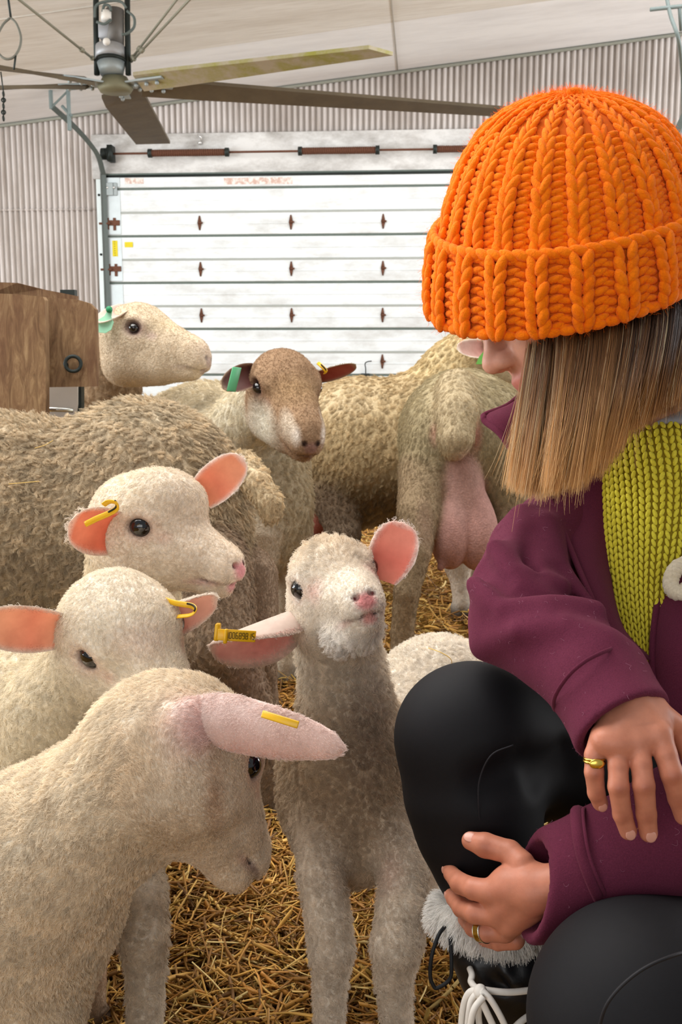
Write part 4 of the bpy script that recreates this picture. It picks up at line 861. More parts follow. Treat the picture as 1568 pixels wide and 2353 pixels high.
# ---- G: ewe in profile behind the wooden block -------------------------------------------------------
def ewe_g():
    S = Sculpt(); C0 = hexc('c9b598'); hp = dict(o=(-0.5372, 2.7373, 0.8749), f=(0.950, -0.306, -0.068), u=(0.120, 0.156, 0.980), s=1.568)
    q, R = head(S, hp['o'], hp['f'], hp['u'], hp['s'], hexc('cdbba1'), long=1.32, hv=1.2, nose=hexc('a58d80'), fur=.004, skin=hexc('bba397'), nostril='221714')
    s = hp['s']
    S.paint(q(.045, 0, .02), np.array([.05, .05, .02]) * s, hexc('c6b18a'), .7, None, .1, R); S.paint(q(.10, 0, -.02), np.array([.05, .03, .03]) * s, hexc('c3aea0'), .8, None, .1, R)
    S.chain([(265, 815, 2.84, 62), (245, 900, 2.88, 76), (215, 980, 2.95, 110)], k=.05, col=hexc('b59d80'), fur=.012, comb=(0, 0, -1))
    S.chain([(150, 1060, 3.0, 125), (40, 1050, 3.05, 150), (-120, 1050, 3.1, 150)], k=.06, col=C0, fur=.012)
    for x, d in ((150, 2.95), (120, 3.1), (-110, 3.0), (-140, 3.15)): leg(S, [(x, 1190, d, 45), (x, 1300, d, 26), (x, 1400, d, 20)], C0, .004, hs=1.5)
    def later(): ear(S, P(296, 712, 2.69), P(228, 742, 2.59), .062, -FV * .5 + UV * .85, cup=.6, inner=hexc('dcd0c6'), outer=hexc('e6ddd0'), fold=.2, wbase=.7, peak=.45, fur=.004)
    S.pending = [later]
    r = animal('ewe', 'ewe seen in profile with a pale green ear tag beside the wooden block', 'sheep', 'grown sheep in the barn', S, .0042, [P(100, 1000, 3.1)[0], 3.1, 0], C0, 60000, dict(lift=.4, clump=.7, clump_n=14, wave=.18, jit=.2, rad=.00028, seed=17))
    eyes(q, R, hp['s'], r, r=.0078)
    Rm = np.stack([RV, unit(UV + RV * .15), -FV], 1); V0 = np.array([(-13, -22), (4, -24), (16, -16), (19, 2), (12, 14), (12, 30), (2, 32), (-4, 16), (-16, 8), (-17, -10)], float) * 2.6 / FPX
    c = P(242, 742, 2.60); front = c + V0[:, :1] * Rm[:, 0] + V0[:, 1:] * Rm[:, 1]; g = Geo(); k = len(V0)
    g.add(np.vstack([front - FV * .002, front + FV * .002]), [tuple(range(k)), tuple(range(2 * k - 1, k - 1, -1))] + [(i, k + i, k + (i + 1) % k, (i + 1) % k) for i in range(k)]); t = g.make('ear_tag', TAGMINT, r, smooth=False)
    g = Geo(); g.tube([P(251, 711, 2.602), P(251, 711, 2.585)], .0085, 12); g.make('tag_stud', plain('stud_green', '2f8a5c', .4), t)
# ---- H: ewe standing sideways, head behind the person ------------------------------------------------
def ewe_h():
    S = Sculpt(); C0 = hexc('c3ae88'); hp = dict(o=P(1165, 800, 3.42), f=unit([.93, -.25, -.25]), u=unit([.2, .05, .95]), s=1.65)
    q, R = head(S, hp['o'], hp['f'], hp['u'], hp['s'], hexc('cbb898'), long=1.32, hv=1.2, nose=hexc('a58d80'), fur=.005)
    kw = dict(fur=.016, comb=(-.3, 0, -1))
    S.E(820, 1040, 3.5, 165, 172, 170, k=.05, col=C0, **kw); S.E(950, 1025, 3.5, 170, 162, 165, k=.05, col=C0, **kw)
    S.chain([(985, 950, 3.48, 92), (1045, 865, 3.45, 84), (1110, 800, 3.43, 70)], k=.05, col=hexc('cdb98f'), fur=.013, comb=(-.5, 0, -1))
    leg(S, [(775, 1130, 3.38, 66), (790, 1220, 3.34, 40), (800, 1290, 3.35, 26), (800, 1380, 3.35, 22)], hexc('8a7a68'), .008, hs=1.5)
    leg(S, [(725, 1130, 3.58, 60), (730, 1230, 3.58, 36), (735, 1310, 3.58, 24), (735, 1350, 3.58, 20)], hexc('9c7464'), .003, hs=1.5)
    for x, d in ((1058, 3.3), (1090, 3.5)): leg(S, [(x - 12, 1150, d, 62), (x - 6, 1290, d, 34), (x, 1340, d, 21), (x + 2, 1385, d, 18)], hexc('ddd0c0'), .005, hs=1.4)
    S.E(740, 1190, 3.48, 40, 40, 40, k=.02, col=hexc('a8655a'), fur=0)
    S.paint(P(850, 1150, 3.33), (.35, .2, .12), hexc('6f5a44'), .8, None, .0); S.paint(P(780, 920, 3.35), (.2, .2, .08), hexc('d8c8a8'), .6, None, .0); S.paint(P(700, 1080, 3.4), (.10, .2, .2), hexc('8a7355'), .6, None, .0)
    def later(): ear(S, P(1132, 808, 3.36), P(1050, 802, 3.24), .068, -FV * .9 + UV * .2, cup=.6, inner=hexc('c49f94'), outer=hexc('efe6d8'), fold=.2, wbase=.6, peak=.45, fur=.005)
    S.pending = [later]
    r = animal('ewe', 'tan shaggy ewe standing sideways behind the brown faced ewe, its head hidden by the hat', 'sheep', 'grown sheep in the barn', S, .0046, [P(900, 1000, 3.5)[0], 3.5, 0], C0, 90000, dict(lift=.4, clump=.85, clump_n=18, wave=.2, jit=.25, rad=.0003, seed=18, keys=5, grav=.3))
    eyes(q, R, hp['s'], r, r=.0078)
    V0 = np.array([(-18, -16), (10, -16), (16, -2), (12, 18), (0, 14), (-10, 2)], float) * 3.2 / FPX; c = P(1112, 821, 3.2); front = c + V0[:, :1] * RV + V0[:, 1:] * UV; g = Geo(); k = len(V0)
    g.add(np.vstack([front - FV * .0015, front + FV * .0015]), [tuple(range(k)), tuple(range(2 * k - 1, k - 1, -1))] + [(i, k + i, k + (i + 1) % k, (i + 1) % k) for i in range(k)]); g.make('ear_tag', plain('tag_leaf_green', '5f9a45', .5), r, smooth=False)
# ---- I: ewe from behind with a full udder -------------------------------------------------------------
def ewe_i():
    S = Sculpt(); C0 = hexc('a69878'); kw = dict(col=C0, fur=.010)
    S.E(1062, 1000, 2.85, 132, 142, 200, k=.05, comb=(0, .4, -1), **kw)
    S.chain([(1065, 1000, 2.85, 140), (1088, 1000, 3.04, 132)], k=.05, comb=(.2, .5, -1), **kw)
    S.E(985, 1040, 2.72, 62, 120, 90, k=.05, comb=(-.1, 0, -1), **kw); S.E(1150, 1050, 2.78, 66, 130, 90, k=.05, comb=(.1, 0, -1), **kw)
    S.chain([(975, 1090, 2.68, 58), (962, 1180, 2.62, 48), (955, 1270, 2.58, 36), (935, 1360, 2.56, 29), (925, 1450, 2.58, 26), (922, 1540, 2.58, 24)], k=.03, col=hexc('9c886c'), fur=.007)
    p = P(922, 1540, 2.58); S.cone(p, [p[0], p[1], .03], .024, .026, k=.01, col=hexc('8d755c'), fur=.003)
    S.chain([(1160, 1100, 2.8, 62), (1175, 1200, 2.76, 44), (1180, 1300, 2.76, 32), (1190, 1400, 2.78, 26), (1190, 1490, 2.78, 24)], k=.03, col=hexc('9c886c'), fur=.007)
    p = P(1190, 1490, 2.78); S.cone(p, [p[0], p[1], .03], .024, .026, k=.01, col=hexc('8d755c'), fur=.003)
    for x, d in ((1140, 3.1), (1200, 3.12)): leg(S, [(x, 1100, d, 45), (x, 1250, d, 22), (x, 1380, d, 18)], C0, .004, hs=1.4)
    ud = hexc('b58a80')
    S.E(1035, 1225, 2.66, 48, 84, 62, k=.02, col=ud, fur=0); S.E(1095, 1225, 2.68, 50, 86, 62, k=.012, col=ud, fur=0); S.E(1065, 1150, 2.68, 52, 70, 50, k=.03, col=ud, fur=0)
    S.chain([(1022, 1285, 2.64, 16), (1012, 1305, 2.63, 8)], k=.01, col=hexc('9a6f64'), fur=0)
    S.E(1060, 1090, 2.66, 40, 80, 40, k=.03, col=hexc('b08c80'), fur=.001)
    S.chain([(1052, 895, 2.70, 48), (1050, 950, 2.62, 50), (1046, 1010, 2.58, 41), (1044, 1030, 2.58, 30)], k=.02, col=hexc('b9a888'), fur=.009, comb=(0, 0, -1))
    S.paint(P(1060, 1110, 2.6), (.055, .08, .12), hexc('b38d82'), .9, .0008, .4); S.paint(P(1095, 1000, 2.62), (.02, .05, .06), hexc('c08a7c'), .8, .001, .2); S.paint(P(1000, 1000, 2.62), (.02, .05, .04), hexc('c08a7c'), .6, .001, .2)
    S.paint(P(945, 1300, 2.6), (.05, .1, .2), hexc('86745a'), .6, .004, .0); S.paint(P(985, 1030, 2.6), (.05, .1, .1), hexc('85785c'), .5, None, .0)
    S.paint(P(1060, 1290, 2.6), (.10, .12, .04), hexc('8f6257'), .5, 0, .0); S.paint(P(975, 1220, 2.58), (.03, .06, .1), hexc('a98a7a'), .6, .001, .0)
    S.chain([(1120, 960, 3.08, 80), (1195, 945, 3.13, 55)], k=.05, col=C0, fur=.01)
    hq, hR = head(S, P(1240, 950, 3.15), unit([.95, .1, -.4]), unit([.4, 0, .9]), 1.5, C0, long=1.3)
    r = animal('ewe', 'olive grey ewe seen from behind with a hanging tail and a full pink udder', 'sheep', 'grown sheep in the barn', S, .0044, [P(1100, 1000, 3.0)[0], 3.0, 0], C0, 70000, dict(lift=.32, clump=.6, clump_n=12, wave=.14, jit=.2, rad=.00026, seed=19, grav=.3))
    eyes(hq, hR, 1.5, r)
DBG = None
for fn in (lamb_d, lamb_a, lamb_b, lamb_c, ewe_e, ewe_f, ewe_g, ewe_h, ewe_i):
    if DBG is None or fn.__name__ in DBG: fn()
# ================================================================ ceiling fan, wooden rail block, small things
def slab(pts_a, pts_b, th, g=None):
    """thin solid between two edges (lists of world points), thickness th along z"""
    g = g or Geo(); n = len(pts_a); A = np.array(pts_a); B = np.array(pts_b); z = np.array([0, 0, th / 2])
    V = np.vstack([A + z, B + z, A - z, B - z]); f = []
    for i in range(n - 1): f += [(i, i + 1, n + i + 1, n + i), (2 * n + i, 3 * n + i, 3 * n + i + 1, 2 * n + i + 1), (i, 2 * n + i, 2 * n + i + 1, i + 1), (n + i, n + i + 1, 3 * n + i + 1, 3 * n + i)]
    f += [(0, n, 3 * n, 2 * n), (n - 1, 3 * n - 1, 4 * n - 1, 2 * n - 1)]; return g.add(V, f)
def fan():
    r = root('ceiling_fan', P(265, 190, 7.0), 'large dusty ceiling fan with long olive brown blades hanging from the barn roof', 'ceiling fan')
    x = N('shaded_blade'); v = x.coord(); x.set(Roughness=.75); x.color(x.mix(x.noise(5, 5, .7, v), hexc('3e3427'), hexc('6b5f49'))); BL = x.m  # brown darkened to carry the shade on the blade undersides
    x = N('mossy_blade'); v = x.coord(); x.set(Roughness=.8); x.color(x.mix(x.ramp(x.noise(6, 5, .7, v), [(.4, (0, 0, 0)), (.65, (1, 1, 1))]), hexc('a39a86'), hexc('8c8a3c'))); BM = x.m
    hub = P(265, 195, 7.0); tips = [((352, 328), 9.0, 78 * 9 / FPX), ((1150, 256), 7.75, .20), ((858, 118), 6.35, .16), ((-160, 133), 6.3, .19), ((-160, 205), 7.15, .19)]
    for k, ((x, y), d, wd) in enumerate(tips):
        t = P(x, y, d); t[2] = hub[2] if k == 0 else t[2]; t = P(x, y, d); ax = unit(t - hub); sd = unit(np.cross(ax, [0, 0, 1])); a = hub + ax * .18
        pa = []; pb = []; n = 7
        for i in range(n):
            c = a + (t - a) * i / (n - 1); w = wd * (.42 + .08 * min(i, 1)); tw = .035 * (1 - i / n); tipcut = .10 if i == n - 1 and k == 2 else 0
            pa.append(c + sd * w + [0, 0, tw]); pb.append(c - sd * w - [0, 0, tw] + ax * tipcut)
        slab(pa, pb, .022, g := Geo()); bl = g.make('blade', BM if k == 2 else BL, r, smooth=False)
        g = Geo(); c = hub + ax * .2; slab([hub + sd * .03, c + sd * .05, c + ax * .18 + sd * .05], [hub - sd * .03, c - sd * .05, c + ax * .18 - sd * .05], .012, g)
        for q in (.16, .24, .32): g.ball(hub + ax * q + [0, 0, -.02], .014)
        g.make('blade_bracket', GALV, bl, smooth=False)
    g = Geo(); g.tube([hub + [0, 0, -.05], hub + [0, 0, -.02], hub + [0, 0, .05]], [.10, .12, .08], 24); g.make('hub', plain('hub_cast', '77755f', .6, .3), r)
    # motor stack between two black uprights
    def V(x, y, d=6.95): return P(x, y, d)
    g = Geo(); g.tube([V(257, 172), V(256, 146)], [.075, .095], 20); g.make('gearbox', GALV, r)
    g = Geo(); g.tube([V(256, 145), V(256, 138)], .105, 20); g.make('black_flange', DARKM, r)
    g = Geo(); g.tube([V(254, 138), V(254, 108)], [.10, .098], 20); g.make('motor_housing', plain('motor_grey', 'a9abae', .45, .4, .08), r)
    g = Geo(); g.box(V(250, 74), (.12, .10, .10), bev=.008); g.make('terminal_box', plain('box_grey', '9fa1a5', .5, .2, .08), r)
    g = Geo(); g.tube([V(264, 106), V(264, 24)], .062, 16); g.make('motor_body', plain('motor_dark', '6d6a66', .5, .3), r)
    g = Geo(); g.tube([V(244, 48, 6.85), V(244, 27, 6.85)], .034, 14); wc = plain('white_can', 'e6e4de', .4); g.make('capacitor', wc, r); g = Geo(); g.ball(V(245, 96, 6.85), .025); g.make('gland_nut', wc, r)
    for x in (221, 293): g = Geo(); g.tube([V(x + 2, 172), V(x, 60), V(x - 1, -150)], .020, 6); g.make('upright', DARKM, r)
    for p3 in ([(218, 40), (222, 12), (252, 2), (278, 4), (290, 18)], [(222, 50), (240, 55), (256, 45)], [(292, 25), (308, 40), (308, 62), (294, 76), (280, 80)], [(236, 28), (240, 12), (252, 14), (255, 25)]):
        g = Geo(); g.tube(spline([V(*p, 6.83) for p in p3], 6), .009, 6); g.make('conduit', plain('cable_grey', '5d6764', .6), r)
    for (x0, y0, d0), (x1, y1, d1) in (((220, 140, 6.95), (20, -20, 5.6)), ((300, 138, 6.95), (412, -8, 6.4)), ((302, 142, 6.95), (448, -14, 6.0))):
        a, b = P(x0, y0, d0), P(x1, y1, d1); b2 = a + (b - a) * 1.6; g = Geo(); g.tube([a, b2], .008, 6)
        for q in (.05, .18, .2): g.ball(a + (b - a) * q, .016)
        g.make('guy_wire', plain('wire', '8a8a7c', .6, .3), r)
    l = root('wire_loop', P(25, 100, 5.2), 'thin grey wire loop hanging in front of the ceiling at the top left', 'wire loop')
    g = Geo(); lp = spline([P(*p, 5.2) for p in ((24, 40), (38, 55), (48, 85), (44, 112), (30, 132), (12, 135), (-4, 120), (-8, 90), (6, 58), (22, 42))], 6); g.tube(lp, .006, 6); g.make('loop', plain('loop_wire', '6f7068', .6, .3), l)
    g = Geo(); g.tube([P(25, 42, 5.2), P(18, -10, 5.2), P(14, -160, 5.2)], .006, 6); g.tube([P(36, 128, 5.2), P(32, 160, 5.2)], .005, 6); g.make('hanger_wire', DARKM, l)
    c = root('hanging_chain', P(7, 240, 6.0), 'short dark chain dangling at the left edge below the fan blades', 'chain')
    g = Geo(); g.tube([P(2, 165, 6), P(8, 212, 6)], .004, 5); g.make('chain_wire', DARKM, c)
    for i in range(5): g = Geo(); p = P(8, 216 + i * 14, 6); g.torus(p, .011, .0045, FV if i % 2 else RV, 14, 6); g.tube([p - [0, 0, .016], p + [0, 0, .016]], .005, 5); g.make('chain_link', DARKM, c)
fan()
x = N('weathered_wood'); v = x.coord((1, 1, .14)); v2 = x.coord((1, 1, .5)); x.set(Roughness=.85, Specular_IOR_Level=.2)
gr = x.noise(46, 6, .7, v, 1.5); bg_ = x.noise(7, 5, .65, v2); c = x.ramp(gr, [(.25, hexc('4c3724')), (.5, hexc('7d6246')), (.75, hexc('a48a66'))])
x.color(x.mix(x.ramp(bg_, [(.42, (0, 0, 0)), (.7, (.75, .75, .75))]), c, hexc('5f4030'))); x.bump(gr, .5, .006); WOOD = x.m
def pbox(pts, d0, depth, g=None):
    """solid whose near face has the photo corners pts (clockwise) at d0 (number or per corner) and that runs back by depth"""
    g = g or Geo(); d0 = [d0] * len(pts) if np.isscalar(d0) else d0; A = np.array([P(x, y, d) for (x, y), d in zip(pts, d0)]); B = A + np.array([0.0, 1, 0]) * depth; n = len(pts)
    return g.add(np.vstack([A, B]), [tuple(range(n)), tuple(range(2 * n - 1, n - 1, -1))] + [(i, n + i, n + (i + 1) % n, (i + 1) % n) for i in range(n)])
wd = root('wooden_gatepost', P(60, 950, 2.35), 'rough brown wooden block with a black ring bolt at the left edge behind the ewe', 'wooden block')
pbox([(104, 684), (176, 688), (206, 697), (221, 712), (223, 800), (222, 888), (106, 890)], 2.42, .02).make('end_block', WOOD, wd, smooth=False)
pbox([(-60, 672), (40, 676), (98, 682), (103, 690), (105, 800), (106, 1300), (-60, 1300)], 2.34, .03).make('upright_plank', WOOD, wd, smooth=False)
pbox([(-60, 646), (40, 650), (96, 664), (176, 680), (176, 700), (-60, 690)], [2.36, 2.4, 2.44, 2.48, 2.48, 2.36], .02).make('top_rail', WOOD, wd, smooth=False)
g = Geo(); c = P(168, 836, 2.405); g.torus(c, .0175, .0042, -FV + RV * .2, 32, 10); g.tube([c - RV * .018, c - RV * .021 + FV * .03], .0052, 8); g.make('ring_bolt', DARKM, wd)
g = Geo(); g.box(P(158, 676, 2.5), (.035, .02, .02), WR); g.make('iron_bracket', DARKM, wd, smooth=False)
pl = root('feeder_panel', P(140, 915, 2.6), 'pale grey panel with a thin metal rod below the wooden block at left', 'panel')
pbox([(104, 884), (178, 884), (178, 930), (174, 960), (175, 1200), (104, 1200)], 2.52, .02).make('panel', plain('chalky_panel', 'b8b1a8', .8, 0, .12, 12), pl, smooth=False)
pbox([(177, 884), (187, 884), (187, 1200), (177, 1200)], 2.53, .03).make('black_edge', DARKM, pl, smooth=False)
g = Geo(); g.tube([P(96, 940, 2.49), P(168, 943, 2.51)], .006, 10); g.make('rod', plain('bright_rod', 'c9cbc6', .25, .9), pl)
# loose straw on the animals
for pts, lb in (([(985, 1489, 1.42), (1015, 1500, 1.41), (1036, 1514, 1.41), (1039, 1530, 1.42)], 'curved yellow straw stalk lying on the white rump behind the knee'),
                ([(412, 1452, 1.22), (410, 1490, 1.22), (415, 1530, 1.22), (413, 1550, 1.22)], 'upright yellow straw stalk hanging beside the curled ear tag at left'),
                ([(20, 1112, 1.72), (55, 1109, 1.72), (90, 1106, 1.72)], 'short level straw stalk stuck in the large ewe at the left edge'),
                ([(80, 1030, 1.76), (105, 1022, 1.76), (122, 1012, 1.76)], 'short slanted straw stalk on the back of the large ewe')): straw_bit(pts, lb)
# ================================================================ the squatting person
def cut(S, c, n, r, k=.004):
    """remove everything beyond the plane through c with normal n, within r"""
    c = np.asarray(c); n = unit(n)
    S._add(lambda x, y, z: np.maximum(-((x - c[0]) * n[0] + (y - c[1]) * n[1] + (z - c[2]) * n[2]), np.sqrt((x - c[0]) ** 2 + (y - c[1]) ** 2 + (z - c[2]) ** 2) - r), c - r, c + r, k, -1, None, 0, None)
def sheet(rows, th=.004, nu=20, nv=14, both=True):
    """thick cloth sheet through rows of photo points (px,py,d); returns V,F of a closed skin"""
    R = [spline([P(*q) for q in r], 6) for r in rows]; m = 40
    def rs(c, n):
        s = np.r_[0, np.cumsum(np.linalg.norm(np.diff(c, axis=0), axis=1))]; t = np.linspace(0, s[-1], n); return np.stack([np.interp(t, s, c[:, i]) for i in range(3)], 1)
    R = np.array([rs(c, nu) for c in R]); G = np.array([rs(spline(R[:, i], 6), nv) for i in range(nu)])      # nu x nv
    du = np.gradient(G, axis=0); dv = np.gradient(G, axis=1); Nn = unit(np.cross(du, dv)); Nn *= np.sign((Nn * (CAM - G)).sum(-1).mean())
    e = np.minimum(np.minimum(np.arange(nu), np.arange(nu)[::-1])[:, None], np.minimum(np.arange(nv), np.arange(nv)[::-1])[None]); t = th / 2 * np.where(e == 0, .35, 1.0)[..., None]
    V = np.concatenate([(G + Nn * t).reshape(-1, 3), (G - Nn * t).reshape(-1, 3)]); n1 = nu * nv; Q = []
    for i in range(nu - 1):
        for j in range(nv - 1): k = i * nv + j; Q += [[k, k + 1, k + nv + 1, k + nv], [n1 + k, n1 + k + nv, n1 + k + nv + 1, n1 + k + 1]]
    for i in range(nu - 1):
        for j in (0, nv - 1): k = i * nv + j; Q.append([k, k + nv, n1 + k + nv, n1 + k] if j == 0 else [k, n1 + k, n1 + k + nv, k + nv])
    for j in range(nv - 1):
        for i in (0, nu - 1): k = i * nv + j; Q.append([k, n1 + k, n1 + k + 1, k + 1] if i == 0 else [k, k + 1, n1 + k + 1, n1 + k])
    return V, np.array(Q), G, Nn
_t = Geo(); _t.ball((0, 0, 0), 1.0, nu=8, nv=6); BV = np.concatenate(_t.V); BF = np.array([f if len(f) == 4 else f for f in _t.F])
def blobs(C, A, Nv, ln, r, flat=.85):
    """many yarn stitches: centres C, long axes A, outward normals Nv -> V,F"""
    A = unit(A); Nv = unit(Nv - A * (Nv * A).sum(1)[:, None]); B = np.cross(A, Nv); ln = np.broadcast_to(ln, len(C)); r = np.broadcast_to(r, len(C))
    V = C[:, None] + BV[None, :, 2:3] * (A * ln[:, None])[:, None] + BV[None, :, 0:1] * (B * r[:, None])[:, None] + BV[None, :, 1:2] * (Nv * r[:, None] * flat)[:, None]
    return V.reshape(-1, 3), (BF[None] + (np.arange(len(C)) * len(BV))[:, None, None]).reshape(-1, 4)
def yarn_mat(name, c, c2, scale=260, rough=.85, sheen=.4):
    x = N(name); x.set(Roughness=rough, Specular_IOR_Level=.15, Sheen_Weight=sheen, Sheen_Roughness=.4); v = x.coord()
    f = x.noise(scale, 5, .65, v, 1.2); x.color(x.mix(x.noise(scale * .25, 3, .5, v), hexc(c), hexc(c2))); x.bump(f, .9, .0018); return x.m
def cloth_mat(name, c, c2, rough=.9, sheen=.3, scale=420, bump=.3, spec=.12):
    x = N(name); x.set(Roughness=rough, Specular_IOR_Level=spec, Sheen_Weight=sheen, Sheen_Roughness=.45); v = x.coord()
    x.color(x.mix(x.noise(scale * .2, 5, .7, v), hexc(c), hexc(c2))); x.bump(x.noise(scale, 4, .7, v), bump, .0012); return x.m
ORG = yarn_mat('orange_yarn', 'f56c00', 'ff8a08', sheen=.08); LIME = yarn_mat('lime_yarn', 'ecdb30', 'f7ea55', 500, .7, .05)
x = N('maroon_wool'); v = x.coord(); x.set(Roughness=.92, Specular_IOR_Level=.1, Sheen_Weight=.2, Sheen_Roughness=.4, Sheen_Tint=(*hexc('c07888'), 1))
x.color(x.mix(x.noise(900, 3, .7, v), hexc('431a29'), hexc('6e2e44'))); x.bump(x.noise(700, 4, .75, v), .45, .0012, x.bump(x.noise(9, 2, .5, v), .25, .012)); MAROON = x.m
BLACKLEG = cloth_mat('black_leggings', '0b0a0d', '100f13', .72, .0, 800, .08, .22); NYLON = cloth_mat('black_nylon', '101013', '17171a', .42, .03, 300, .15, .4); BLK = plain('black_cord', '101114', .6)
LACE = plain('white_lace', 'e9e4dc', .8, 0, .08, 200); ROPE = yarn_mat('cream_rope', 'efe3cb', 'd9c6a4', 300); GOLD = plain('gold', 'e6c25a', .22, 1.0, .05, 60); SILV = plain('silver', 'cfcdc6', .25, 1.0, .05, 60); GREYC = cloth_mat('grey_knit', '8d8d90', 'a3a3a5')
NAILM = plain('nail', 'd49a88', .28, 0, .03, 40, spec=.5)
x = N('skin'); a_ = x.n('ShaderNodeAttribute', _attribute_name='Col'); v = x.coord(); x.set(Roughness=.48, Specular_IOR_Level=.35, Subsurface_Weight=.18, Subsurface_Radius=(.008, .0035, .002), Subsurface_Scale=.6)
x.color(x.mix(1.0, a_.outputs['Color'], x.ramp(x.noise(90, 5, .6, v), [(.3, (.88, .86, .86)), (.7, (1.05, 1.03, 1.02))]), 'MULTIPLY')); x.bump(x.noise(700, 4, .6, v), .12, .0008, x.bump(x.noise(150, 3, .6, v), .15, .0012)); SKIN = x.m

def person():
    r = root('person', [P(1400, 1600, 1.05)[0], 1.0, 0], 'squatting person in orange knit hat and maroon coat, hands round one black knee', 'person')
    SK = hexc('d9a48d'); SKH = hexc('c07d63')
    # ------------------------------------------------ skin: head, neck, core, arms, hands
    S = Sculpt(); o = P(1318, 638, 1.0); ps = math.radians(-6); a30 = math.radians(30)
    f = unit(-math.cos(a30) * RV - math.sin(a30) * UV); f = unit(f * math.cos(ps) - FV * math.sin(-ps) * 1.0); u = -math.sin(a30) * RV + math.cos(a30) * UV
    R = frame(f, u); q = lambda x, y, z: o + R @ np.array([x, y, z]); kw = dict(col=SK, fur=0)
    S.ell(q(-.005, 0, .03), (.094, .073, .085), R, k=.02, **kw); S.ell(q(.025, 0, -.02), (.062, .060, .085), R, k=.02, **kw)
    S.ell(q(.055, 0, -.060), (.042, .043, .045), R, k=.02, **kw); S.ell(q(.074, 0, -.098), (.016, .018, .014), R, k=.015, **kw)
    for e in (-1, 1): S.ell(q(.062, e * .031, -.034), (.028, .026, .028), R, k=.02, **kw); S.cone(q(.0, e * .052, -.07), q(.06, e * .02, -.098), .02, .014, k=.03, **kw)
    S.cone(q(.088, 0, .010), q(.108, 0, -.030), .008, .0095, k=.012, **kw); S.ell(q(.111, 0, -.034), (.0105, .011, .010), R, k=.006, **kw)
    for e in (-1, 1): S.ell(q(.102, e * .0125, -.037), (.011, .0068, .0085), R, k=.005, **kw); S.ell(q(.106, e * .0065, -.045), (.005, .0032, .003), R, k=.002, op=-1)
    for e in (-1, 1):
        S.ell(q(.083, e * .032, .012), (.014, .016, .011), R, k=.012, op=-1); S.ell(q(.072, e * .032, .012), (.0135, .015, .0115), R, k=.003, **kw)
        S.cone(q(.088, e * .012, .031), q(.078, e * .048, .03), .007, .006, k=.012, **kw)
        S.ell(q(-.012, e * .075, -.005), (.018, .008, .030), R, k=.006, **kw)
    S.ell(q(.096, 0, -.060), (.0075, .019, .0055), R, k=.008, col=hexc('b9655c'), fur=0); S.ell(q(.093, 0, -.070), (.0075, .017, .006), R, k=.006, col=hexc('b9655c'), fur=0)
    S.cone(q(.108, -.022, -.0655), q(.108, .022, -.0655), .0016, .0016, k=.003, op=-1)
    S.paint(q(.098, 0, -.066), (.012, .026, .014), hexc('c47a70'), .7, None, .3, R); S.paint(q(.07, -.045, -.035), (.03, .02, .028), hexc('cf8d79'), .6, None, .0, R); S.paint(q(.11, 0, -.035), (.015, .02, .014), hexc('cf8c7c'), .5, None, .0, R)
    neck = q(-.035, 0, -.10); ch = P(1520, 1150, 1.19)
    S.cone(q(-.045, 0, -.05), ch, .052, .055, k=.03, **kw); S.cone(P(1560, 1230, 1.22), P(1620, 1550, 1.22), .075, .08, k=.03, **kw); S.cone(P(1620, 1550, 1.22), P(1600, 1930, 1.2), .08, .08, k=.03, **kw)
    S.chain([(1480, 1180, 1.20, 80), (1290, 1220, 1.11, 60), (1205, 1420, .97, 55), (1300, 1500, .91, 46), (1420, 1590, .845, 40), (1455, 1640, .825, 42)], k=.03, **kw)
    S.chain([(1600, 1180, 1.20, 80), (1850, 1230, 1.08, 60), (1900, 1640, .90, 55), (1600, 1900, .86, 46), (1300, 2030, .875, 42), (1220, 2050, .885, 46)], k=.03, **kw)
    S.mesh(.0036, SK)
    # the hands are sculpted finer and grown out of the wrists
    def finger(Sh, pts, k=.0018, nail=True, nailn=None, thumb=False):
        w = [P(*p[:3]) for p in pts]; rr = [p[3] * p[2] / FPX for p in pts]
        Sh.chain(pts, k=k, col=SKH, fur=0)
        for i in range(1, len(pts) - 1):
            Sh.paint(w[i] - FV * rr[i] * .9 + (w[i + 1] - w[i]) * .0, rr[i] * (1.0 if i > 1 else .6), hexc('98543f'), .75 if i > 1 else .3, None, .0)
        ax = unit(w[-1] - w[-2]); nn = unit(nailn - ax * (nailn @ ax)); B = np.stack([ax, np.cross(nn, ax), nn], 1); c = w[-1] + nn * rr[-1] * .80 - ax * rr[-1] * .12
        if nail: NAILS.append((c + nn * rr[-1] * .12, np.array([rr[-1] * .74, rr[-1] * .60, rr[-1] * .16]), B)); Sh.paint(c, (rr[-1] * .95, rr[-1] * .8, rr[-1] * .6), hexc('c9806a'), .6, None, .4, B)
        Sh.paint(w[-1] - FV * rr[-1] * .3, rr[-1] * 1.3, hexc('cf8b76'), .45, None, .0)
    NAILS = []; H1 = Sculpt(); cn = -FV
    H1.chain([(1440, 1560, .865, 44), (1462, 1650, .826, 46)], k=.01, col=SKH, fur=0)
    for x0, y0, x1, y1 in ((1440, 1640, 1388, 1700), (1452, 1640, 1420, 1716), (1468, 1635, 1468, 1712), (1484, 1630, 1518, 1690)): H1.chain([(x0, y0, .828, 32), (x1, y1, .803, 27)], k=.018, col=SKH, fur=0)
    H1.E(1455, 1672, .824, 72, 58, 30, k=.02, col=SKH, fur=0)
    finger(H1, [(1382, 1690, .808, 25), (1366, 1735, .806, 22), (1366, 1775, .803, 22), (1371, 1822, .806, 20), (1380, 1846, .812, 18)], nailn=cn)
    finger(H1, [(1420, 1712, .803, 27), (1421, 1760, .796, 23), (1422, 1808, .792, 24), (1431, 1871, .798, 22), (1444, 1910, .803, 20)], nailn=cn)
